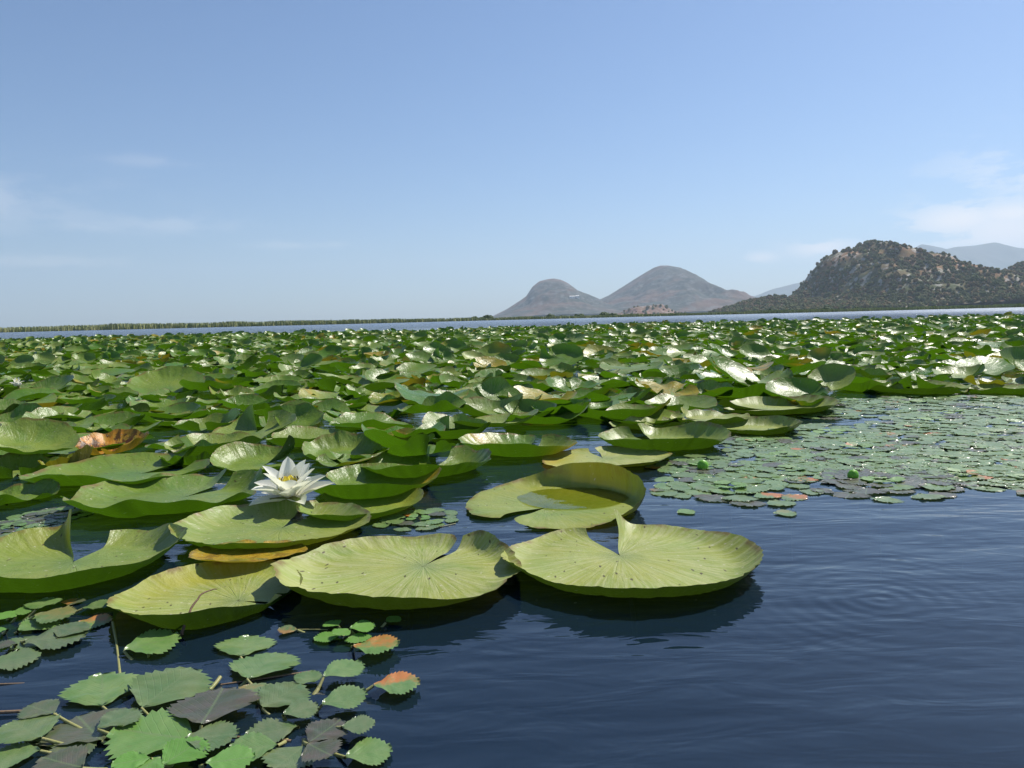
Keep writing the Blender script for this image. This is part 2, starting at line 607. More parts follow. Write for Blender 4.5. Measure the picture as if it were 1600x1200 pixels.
# ------------------------------------------------------------------ setting: water, bed, banks, hills, haze
def ring_plane(name, mat, z, half):
    """level sheet reaching half metres each way"""
    V = [(-half, -half, z), (half, -half, z), (half, half, z), (-half, half, z)]
    return mesh_np(name, V, [(0, 1, 2, 3)], mat, smooth=False)


water = tag(link('lake_water', ring_plane('lake_water', M['water'], 0.0, 850)), kind='structure')
bed = tag(link('lake_bed', ring_plane('lake_bed', M['bed'], -1.3, 10000)), kind='structure')

SHORE = 170.0


def shore_y(x):
    return SHORE + 6 * math.sin(x * 0.021) + 4 * math.sin(x * 0.053 + 1) + 2 * math.sin(x * 0.13 + 2)


def heightfield(name, fn, x0, x1, nx, y0, y1, ny, mat, kind='structure'):
    xs = np.linspace(x0, x1, nx)
    ys = np.linspace(y0, y1, ny)
    XX, YY = np.meshgrid(xs, ys, indexing='ij')
    ZZ = fn(XX, YY)
    V = np.stack([XX, YY, ZZ], -1).reshape(-1, 3)
    me = mesh_np(name, V, grid_quads(nx, ny)[:, ::-1], mat)
    o = link(name, me)
    o['kind'] = kind
    return o, (xs, ys, ZZ)


def fbm(XX, YY, s, oct=4, seed=0.0):
    out = np.zeros_like(XX)
    f = np.vectorize(lambda a, b: mnoise.fractal(Vector((a * s + seed, b * s, seed * 0.37)), 0.9, 2.1, oct))
    return f(XX, YY)


# marsh plain beyond the lake
def marsh_fn(XX, YY):
    e = np.vectorize(shore_y)(XX)
    d = YY - e
    return -1.0 + 1.15 * sstep(d, -3, 4) + 0.15 * np.sin(XX * 0.03) * sstep(d, 5, 40)


xs = np.linspace(-700, 700, 180)
ys = np.concatenate([np.linspace(-8, 12, 9), np.geomspace(20, 6000, 24)])
XX, TT = np.meshgrid(xs, ys, indexing='ij')
SY = np.vectorize(shore_y)(XX)
XW = XX * (1 + TT / 1200.0)
YY = SY + TT
ZZ = -1.0 + 1.15 * sstep(TT, -4, 3)
marsh = tag(link('marsh_plain', mesh_np('marsh_plain', np.stack([XW, YY, ZZ], -1).reshape(-1, 3), grid_quads(len(xs), len(ys))[:, ::-1], M['marsh'])), kind='structure')


def profile_from_px(pts, dist):
    P = [at_y(px, py, dist) for px, py in pts]
    px_ = np.array([p[0] for p in P])
    pz_ = np.array([max(p[1], -1) for p in P])
    return px_, pz_


def ridge_hill(name, pts, dist, slope, mat, nx, ny, amp, ns, depth, seed, mind=0.0):
    px_, pz_ = profile_from_px(pts, dist)
    x0, x1 = px_.min(), px_.max()

    def fn(XX, YY):
        base = np.interp(XX, px_, pz_)
        n = fbm(XX, YY, ns, 5, seed)
        dy = np.where(YY > dist, (YY - dist) * 4.5, YY - dist)
        d = np.sqrt(dy ** 2 + (0.06 * depth) ** 2) - 0.06 * depth
        hgt = np.maximum(base, 0)
        z = hgt * np.clip(1 - (d / depth), -0.3, 1) ** 1 if slope is None else base - slope * d
        z = z + amp * n * np.clip(z / (hgt.max() * 0.3 + 1e-6), 0, 1) * np.clip(d / (0.22 * depth), 0.04, 1)
        return np.maximum(z, -2)
    o, g = heightfield(name, fn, x0, x1, nx, dist - depth, dist + depth, ny, mat)
    return o, g


M['far'] = hill_material('far_mountain', (0.030, 0.045, 0.022), (0.045, 0.055, 0.03), (0.09, 0.09, 0.085), (0.05, 0.05, 0.03), 0.004, 0.3)
M['mid'] = hill_material('dry_hill', (0.030, 0.040, 0.030), (0.065, 0.058, 0.045), (0.16, 0.16, 0.165), (0.12, 0.07, 0.05), 0.014, 0.6)
M['near'] = hill_material('scrub_hill', (0.07, 0.085, 0.03), (0.17, 0.115, 0.055), (0.42, 0.40, 0.36), (0.24, 0.13, 0.06), 0.035, 0.75)
M['rock'] = hill_material('red_rock', (0.17, 0.11, 0.07), (0.22, 0.15, 0.11), (0.34, 0.28, 0.25), (0.20, 0.11, 0.08), 0.05, 0.8)

D_FAR, D_MID, D_NEAR = 5000, 2400, 700
ridge_hill('far_mountains', [(1340, 482), (1390, 420), (1424, 390), (1436, 382), (1450, 384), (1470, 391), (1490, 386), (1520, 384), (1550, 379), (1575, 386), (1600, 391), (1680, 392), (1760, 400), (1850, 440), (1950, 470)],
           D_FAR, None, M['far'], 160, 50, 80, 0.0016, 1100, 3)
ridge_hill('far_ridge', [(1120, 492), (1155, 470), (1180, 462), (1205, 452), (1240, 443), (1270, 438), (1340, 440), (1420, 480)],
           5300, None, M['far'], 120, 40, 30, 0.002, 700, 5)
twin, twin_g = ridge_hill('twin_hills', [(755, 500), (770, 494), (790, 484), (810, 472), (822, 463), (832, 448), (842, 440), (855, 436), (865, 435), (876, 437), (886, 442), (900, 453), (915, 461), (934, 469), (950, 462), (970, 450), (990, 437),
                        (1008, 426), (1022, 418), (1032, 415), (1043, 415), (1060, 418), (1075, 426), (1095, 439), (1115, 450), (1135, 460), (1158, 468), (1185, 478), (1215, 486)],
                  D_MID, None, M['mid'], 300, 130, 17, 0.011, 620, 8)
knoll, knoll_g = ridge_hill('rocky_knoll', [(955, 494), (975, 486), (990, 480), (1008, 478), (1026, 476), (1038, 478), (1048, 484), (1070, 491)],
                   1100, None, M['rock'], 60, 26, 6, 0.05, 60, 2)
NEARP = [(1105, 494), (1130, 486), (1150, 478), (1170, 471), (1190, 467), (1212, 466), (1228, 470), (1240, 464), (1252, 455), (1263, 442), (1270, 428), (1278, 414), (1288, 403), (1300, 396), (1320, 392), (1335, 390), (1342, 382),
         (1352, 379), (1366, 380), (1385, 386), (1410, 394), (1430, 403), (1455, 417), (1480, 428), (1505, 433), (1530, 428), (1560, 427), (1578, 419), (1595, 412), (1625, 408), (1680, 400), (1750, 410), (1850, 440), (1950, 480)]
near, near_g = ridge_hill('wooded_hill', NEARP, D_NEAR, None, M['near'], 220, 90, 13, 0.02, 210, 12)


def sample_grid(g, x, y):
    xs, ys, Z = g
    i = np.clip(np.searchsorted(xs, x) - 1, 0, len(xs) - 2)
    j = np.clip(np.searchsorted(ys, y) - 1, 0, len(ys) - 2)
    fx = (x - xs[i]) / (xs[i + 1] - xs[i])
    fy = (y - ys[j]) / (ys[j + 1] - ys[j])
    return (Z[i, j] * (1 - fx) * (1 - fy) + Z[i + 1, j] * fx * (1 - fy) + Z[i, j + 1] * (1 - fx) * fy + Z[i + 1, j + 1] * fx * fy)


# woodland: thousands of crowns, each a lumpy clump of small faces
def crown_proto(seed, nu=9, nv=6):
    r = np.random.default_rng(seed)
    V = []
    for j in range(nv + 1):
        ph = math.pi * j / nv
        for i in range(nu):
            a = 2 * math.pi * i / nu
            k = 1 + r.uniform(-0.24, 0.24)
            V.append((math.sin(ph) * math.cos(a) * k, math.sin(ph) * math.sin(a) * k, math.cos(ph) * 0.9 * k))
    q = []
    for j in range(nv):
        for i in range(nu):
            i2 = (i + 1) % nu
            q.append((j * nu + i, (j + 1) * nu + i, (j + 1) * nu + i2, j * nu + i2))
    return np.array(V), np.array(q)


CROWNS = [crown_proto(s) for s in range(8)]


def wood_material():
    t = NT('woodland_foliage')
    at_ = t.node('ShaderNodeAttribute', attribute_name='tone')
    sc_ = t.node('ShaderNodeSeparateColor')
    t.l.new(at_.outputs['Color'], sc_.inputs[0])
    c = t.mix(sc_.outputs[0], (0.060, 0.088, 0.026), (0.125, 0.145, 0.045))
    c = t.mix(sc_.outputs[1], c, (0.22, 0.13, 0.06))
    pos = t.node('ShaderNodeTexCoord').outputs['Object']
    n = t.noise(pos, 1.2, 4, 0.7)
    c = t.mix(t.mr(n, 0.4, 0.7, 0, 0.5), c, (0.10, 0.12, 0.04))
    return t.done(t.principled(c, 0.9, t.bump(n, 1.0, 0.6), 0.1))


M['wood'] = wood_material()


def scatter_wood(name, g, n, x0, x1, y0, y1, rmin, rmax, seed, keep, label):
    r = np.random.default_rng(seed)
    parts = []
    cnt = 0
    while cnt < n:
        x, y = r.uniform(x0, x1), r.uniform(y0, y1)
        z = float(sample_grid(g, x, y))
        if z < 0.2 or not keep(x, y, z, r):
            continue
        cnt += 1
        V, q = CROWNS[r.integers(len(CROWNS))]
        s = r.uniform(rmin, rmax) * (1.0 + 0.5 * (r.random() < 0.1))
        a = r.uniform(0, 6.28)
        c_, s_ = math.cos(a), math.sin(a)
        W = V * s
        W = np.stack([W[:, 0] * c_ - W[:, 1] * s_, W[:, 0] * s_ + W[:, 1] * c_, W[:, 2]], -1) + (x, y, z + s * 0.6)
        brown = r.uniform(0.6, 1.0) if r.random() < 0.30 else r.uniform(0, 0.3)
        tone = np.tile([r.random(), brown, 0, 1], (len(V), 1))
        parts.append((W, q, tone))
    V, Q, T = join(parts)
    o = link(name, mesh_np(name, V, Q, M['wood'], tone=T, smooth=False))
    o['kind'] = 'stuff'
    return o


nx0, nx1 = near_g[0][0], near_g[0][-1]
base_dark = lambda z: z < 12


def keep_near(x, y, z, r):
    n = mnoise.fractal(Vector((x * 0.02, y * 0.02, 3.0)), 0.9, 2.0, 3)
    if z < 10:
        return True
    # bare rock on the steep left face and patches up the slope
    px, py = project((x, y, z))
    if 1262 < px < 1352 and 395 < py < 425 and r.random() < 0.55:
        return False
    return n > -0.10 + 0.2 * r.random() or r.random() < 0.35


scatter_wood('hillside_wood', near_g, 15000, nx0, nx1, D_NEAR - 210, D_NEAR + 30, 0.7, 1.7, 5, keep_near, '')
tx0, tx1 = twin_g[0][0], twin_g[0][-1]
kx0, kx1 = knoll_g[0][0], knoll_g[0][-1]
scatter_wood('knoll_scrub', knoll_g, 40, kx0, kx1, 1040, 1110, 0.9, 2.0, 9, lambda x, y, z, r: True, '')

# reed belt along the far shore: one mass of blades
parts = []
r = np.random.default_rng(3)
NB = 30000
bx_ = r.uniform(-150, 150, NB)
band = r.uniform(0, 10, NB)
by_ = np.array([shore_y(x) for x in bx_]) - 1.5 + band
clump = np.array([mnoise.fractal(Vector((x * 0.16, 5.0, 0)), 0.8, 2.1, 4) for x in bx_])
hh = (0.68 + 0.22 * clump + r.uniform(-0.25, 0.25, NB)) * np.where(r.random(NB) < 0.003, 1.3, 1.0)
hh = np.clip(hh, 0.15, 2.2)
hh = hh * np.interp(bx_, [-115, -80, -40, 0, 40, 90], [1.35, 1.35, 1.1, 0.75, 0.7, 0.85])
aa = r.uniform(0, math.pi, NB)
ww = r.uniform(0.05, 0.14, NB)
lean = r.uniform(-0.22, 0.22, NB)
V = np.zeros((NB, 4, 3))
for k, (sx, tz) in enumerate(((-1, 0), (1, 0), (0.5, 1), (-0.5, 1))):
    V[:, k, 0] = bx_ + np.cos(aa) * ww * sx + lean * tz
    V[:, k, 1] = by_ + np.sin(aa) * ww * sx
    V[:, k, 2] = 0.0 + hh * tz
link('reed_belt', mesh_np('reed_belt', V.reshape(-1, 3), np.arange(NB * 4).reshape(-1, 4), M['reed'], smooth=False))['kind'] = 'stuff'

# low bushes on the bank that stand clear of the reeds
bush_spots = [(739, 498, 7), (752, 496, 6), (759, 495, 8), (812, 495, 5), (860, 491, 7), (880, 491, 5), (905, 490, 6), (944, 488, 8), (958, 488, 6), (20, 512, 6), (32, 511, 7), (52, 512, 5),
              (430, 505, 4), (620, 500, 4), (1205, 483, 6), (1172, 484, 5), (1290, 480, 7), (1340, 478, 6)]
where = {739: 'leftmost of the bushes before the twin hills', 752: 'between two others left of the twin hills', 759: 'at the foot of the left twin hill', 812: 'below the left slope of the left twin hill',
         860: 'below the top of the left twin hill', 880: 'right of centre below the left twin hill', 905: 'below the white houses', 944: 'below the saddle of the twin hills', 958: 'left of the red rocky knoll',
         20: 'at the left end of the reed belt', 32: 'tallest at the left end of the reed belt', 52: 'third from the left end of the reed belt', 430: 'alone in the left half of the reed belt', 620: 'alone in the middle of the reed belt',
         1205: 'below the low wooded spur', 1172: 'at the left foot of the wooded spur', 1290: 'under the cliff of the wooded hill', 1340: 'under the summit of the wooded hill'}
for k, (px, py, hp) in enumerate(bush_spots):
    d = SHORE + 14
    x, _ = at_y(px, py, d)
    s = hp / FPX * d
    pts = []
    for c in range(5):
        V, q = CROWNS[(k + c) % 8]
        sz = s * random.uniform(0.35, 0.6)
        pts.append((V * (sz * random.uniform(1.0, 1.6), sz, sz) + (random.uniform(-1, 1) * s * 0.8, random.uniform(-.4, .4) * s, s * random.uniform(0.25, 0.55)), q))
    V, q = join(pts)
    root = empty('bank_bush', (x, d, 0.1))
    tag(root, 'small green bush on the far bank, ' + where[px], 'bush', 'bushes on the far bank')
    link('foliage', mesh_np('foliage', V, q, M['bush'], smooth=False), root)
    v2, q2 = tube([(0, 0, 0), (0, 0, s * 0.4)], [0.06, 0.03], 5)
    link('trunk', mesh_np('trunk', v2, q2, M['runner']), root)

# two white houses on the left twin hill
def box_np(x0, x1, y0, y1, z0, z1):
    V = np.array([(x0, y0, z0), (x1, y0, z0), (x1, y1, z0), (x0, y1, z0), (x0, y0, z1), (x1, y0, z1), (x1, y1, z1), (x0, y1, z1)], float)
    q = np.array([(0, 3, 2, 1), (4, 5, 6, 7), (0, 1, 5, 4), (1, 2, 6, 5), (2, 3, 7, 6), (3, 0, 4, 7)])
    return V, q


M['plaster'] = simple('white_plaster', (0.74, 0.73, 0.70), (0.82, 0.81, 0.78), 0.3, 0.8)
M['roof'] = simple('pale_roof', (0.62, 0.60, 0.56), (0.70, 0.66, 0.60), 0.4, 0.8)
M['glass'] = simple('dark_window', (0.03, 0.035, 0.04), (0.05, 0.05, 0.06), 1, 0.2)
for px, py, w, lab in ((894, 466.5, 13, 'larger white house low on the left twin hill'), (902, 465.5, 9, 'smaller white house beside the larger one on the left twin hill')):
    for dd in np.arange(D_MID - 545, D_MID, 4):
        x, z = at_y(px, py, dd)
        if float(sample_grid(twin_g, x, dd)) >= z:
            break
    z = float(sample_grid(twin_g, x, dd)) - 1.0
    hroot = empty('house', (x, dd, z))
    tag(hroot, lab, 'house', 'white houses on the hill')
    V, q = box_np(-w / 2, w / 2, -4, 4, -2, 5.5)
    link('wall', mesh_np('wall', V, q, M['plaster'], smooth=False), hroot)
    e = w / 2 + 0.5
    V = np.array([(-e, -4.5, 5.5), (e, -4.5, 5.5), (e, 4.5, 5.5), (-e, 4.5, 5.5), (-e, 0, 7.6), (e, 0, 7.6)], float)
    link('roof', mesh_np('roof', V, np.array([(0, 1, 5, 4), (2, 3, 4, 5), (0, 3, 2, 1)]), M['roof'], tris=np.array([(0, 4, 3), (1, 2, 5)]), smooth=False), hroot)
    for wx in (-w * 0.28, w * 0.28):
        V, q = box_np(wx - 0.6, wx + 0.6, -4.06, -3.9, 1.6, 3.2)
        link('window', mesh_np('window', V, q, M['glass'], smooth=False), hroot)

# haze
HM = bpy.data.materials.new('haze_air')
HM.use_nodes = True
hn, hl = HM.node_tree.nodes, HM.node_tree.links
hn.clear()
ho = hn.new('ShaderNodeOutputMaterial')
pv = hn.new('ShaderNodeVolumePrincipled')
pv.inputs['Color'].default_value = (0.63, 0.765, 0.94, 1)
pv.inputs['Density'].default_value = 0.00019
pv.inputs['Anisotropy'].default_value = 0.2
hl.new(pv.outputs[0], ho.inputs['Volume'])
V, q = box_np(-11000, 11000, -10200, 6400, -2.6, 470)
hz = link('haze', mesh_np('haze', V, q, HM, smooth=False))
hz['kind'] = 'stuff'


# ------------------------------------------------------------------ lily leaves
def leaf_np(R, lr=0.36, notch_dir=90, notch=14, rc=0.5, p=1.8, h0=0.02, rims=(), flaps=(), tilt=(0, 0), saddle=(0, 0), ruffle=0.004, seed=0,
            nth=64, nr=12, pale=0.3, sen=0.0, sen_at=None, dry=0.0, sink=0.0, ax=(1.0, 1.0, 0.0), zmin=0.0, curlin=0.5, cone=0.0, hn=0.22, off=0.12):
    r = np.random.default_rng(seed)
    al = R_(notch * 0.5)
    t = np.linspace(0, 1, nth)
    th = R_(notch_dir) + al + t * (2 * math.pi - 2 * al)      # world angle
    e = np.minimum(t, 1 - t) * (2 * math.pi - 2 * al)         # angular distance from the lobe edge
    rr = np.linspace(0.0008, 1.0, nr) ** 0.85
    TH, RR = np.meshgrid(th, rr, indexing='ij')
    E = np.broadcast_to(e[:, None], TH.shape)
    # outline
    Rt = np.ones(nth)
    Rt *= 1 - 0.20 * np.clip(1 - e / lr, 0, 1) ** 2
    for k in range(2, 6):
        Rt += r.normal(0, 0.014) * np.cos(k * th + r.uniform(0, 6.28))
    for k in (11, 17, 23, 31):
        Rt += r.normal(0, 0.0032) * np.cos(k * th + r.uniform(0, 6.28))
    if nth > 60:
        Rt += r.normal(0, 0.0055, nth)
    rad = RR * Rt[:, None]
    # lobe edges are not quite straight
    THs = TH + 0.10 * np.sin(RR * 3.1) * np.exp(-(E / 0.25)) * np.where(t < 0.5, 1, -1)[:, None]
    # rim height
    H = np.full(nth, h0, float)
    for k in (1, 2, 3):
        H += h0 * r.normal(0, hn) * np.cos(k * th + r.uniform(0, 6.28))
    for (a, w, hh) in rims:
        d = wrap(th - R_(a))
        H += hh * np.exp(-(d / R_(w)) ** 2)
    x = np.clip((RR - rc) / (1 - rc), 0, 1)
    g = x ** p
    Z = H[:, None] * g
    Z += ruffle * (RR ** 4) * (np.sin(TH * r.integers(5, 8) + r.uniform(0, 6)) + 0.7 * np.sin(TH * r.integers(9, 14) + r.uniform(0, 6)))
    Z += cone * RR
    # radial shrink as the rim stands up
    slope = np.clip(H[:, None], 0, None) * g * curlin / R
    rad = rad * (1 - 0.5 * slope * np.clip(H[:, None] * 12, 0, 1))
    # the stalk sits nearer the notch than the middle of the blade
    nd_ = R_(notch_dir)
    rad = rad * (1 - off * np.cos(TH - nd_))
    X = R * (rad * np.cos(THs) + off * math.cos(nd_))
    Y = R * (rad * np.sin(THs) + off * math.sin(nd_))
    # saddle / fold
    if saddle[0]:
        c, s = math.cos(R_(saddle[1])), math.sin(R_(saddle[1]))
        u = (X * c + Y * s) / R
        w = (-X * s + Y * c) / R
        Z += saddle[0] * (u * u - 0.55 * w * w)
        k = 1 - 0.9 * (saddle[0] / R) ** 2 * u * u
        X, Y = (u * k * c - w * s) * R, (u * k * s + w * c) * R
    for (side, w, hh) in flaps:
        ee = (t if side > 0 else 1 - t) * (2 * math.pi - 2 * al)
        wt = np.exp(-(ee[:, None] / R_(w)) ** 2) * RR ** 1.4
        Z += hh * wt
        a0 = R_(notch_dir) + side * (math.pi / 2 + al)
        X += 0.75 * hh * wt * math.cos(a0)
        Y += 0.75 * hh * wt * math.sin(a0)
    # slight undulation of the blade
    for _ in range(3):
        kx, ky = r.normal(0, 2.2 / R, 2)
        Z += 0.0022 * np.sin(X * kx + Y * ky + r.uniform(0, 6)) * RR
    X, Y = X * ax[0], Y * ax[1]
    P = np.stack([X, Y, Z], -1).reshape(-1, 3)
    if tilt[0] or tilt[1]:
        # tilt = (angle, world direction that goes up)
        d = R_(tilt[1])
        axis = Vector((-math.sin(d), math.cos(d), 0)) * -1
        m = np.array(Matrix.Rotation(R_(tilt[0]), 3, axis))
        P = P @ m.T
    P[:, 2] += zmin - P[:, 2].min() if zmin is not None else sink
    uv = np.stack([0.5 + 0.5 * RR * np.cos(TH), 0.5 + 0.5 * RR * np.sin(TH)], -1).reshape(-1, 2)
    tone = np.zeros((len(P), 4))
    tone[:, 0] = pale
    tone[:, 1] = sen
    if sen_at is not None:
        for (a, w, s) in sen_at:
            d = wrap(TH - R_(a))
            tone[:, 1] += (s * np.exp(-(d / R_(w)) ** 2) * np.clip(RR * 1.6 - 0.3, 0, 1)).ravel()
    tone[:, 1] = np.clip(tone[:, 1], 0, 1)
    tone[:, 2] = r.random()
    tone[:, 3] = dry
    return P, uv, tone, (nth, nr)


def px_center(cx, cy, hw, z=0.012):
    c, t = at(cx, cy, z)
    return c, hw / FPX * t         # world centre, world radius


lily_things = []                   # (object, cx, cy) for the labels
taken = []                         # world circles already occupied


def add_lily(label, cx, cy, hw, name='lily_leaf', group=None, stalk=True, cat='water lily leaf', occupy=1.0, **kw):
    c, R = px_center(cx, cy, hw)
    kw.setdefault('seed', int(cx * 7 + cy * 13))
    kw.setdefault('nth', 150)
    kw.setdefault('nr', 18)
    P, uv, tone, (a, b) = leaf_np(R, **kw)
    me = mesh_np(name, P, grid_quads(a, b)[:, ::-1], M['lily'], uv=uv, tone=tone)
    me.flip_normals() if face_down(P, a, b) else None
    root = empty(name, (c[0], c[1], 0))
    o = link('blade', me, root)
    zc = float(P[0, 2])
    v2, q2 = tube(bez((P[0, 0], P[0, 1], zc - 0.002), (0.005, 0.01, zc * 0.4 - 0.04), (0.01, 0.03, -0.12)), 0.004, 6)
    link('stalk', mesh_np('stalk', v2, q2, M['stem']), root)
    tag(root, label, cat, group or 'water lily leaves on the lake')
    taken.append((c[0], c[1], R * occupy))
    return root


def face_down(P, a, b):
    # normal of a middle quad as built with reversed winding
    i = (a // 2) * b + b // 3
    p0, p1, p2 = P[i], P[i + 1], P[i + b + 1]
    n = np.cross(p1 - p0, p2 - p0)
    return n[2] > 0        # winding reversed: the face points down if n is up


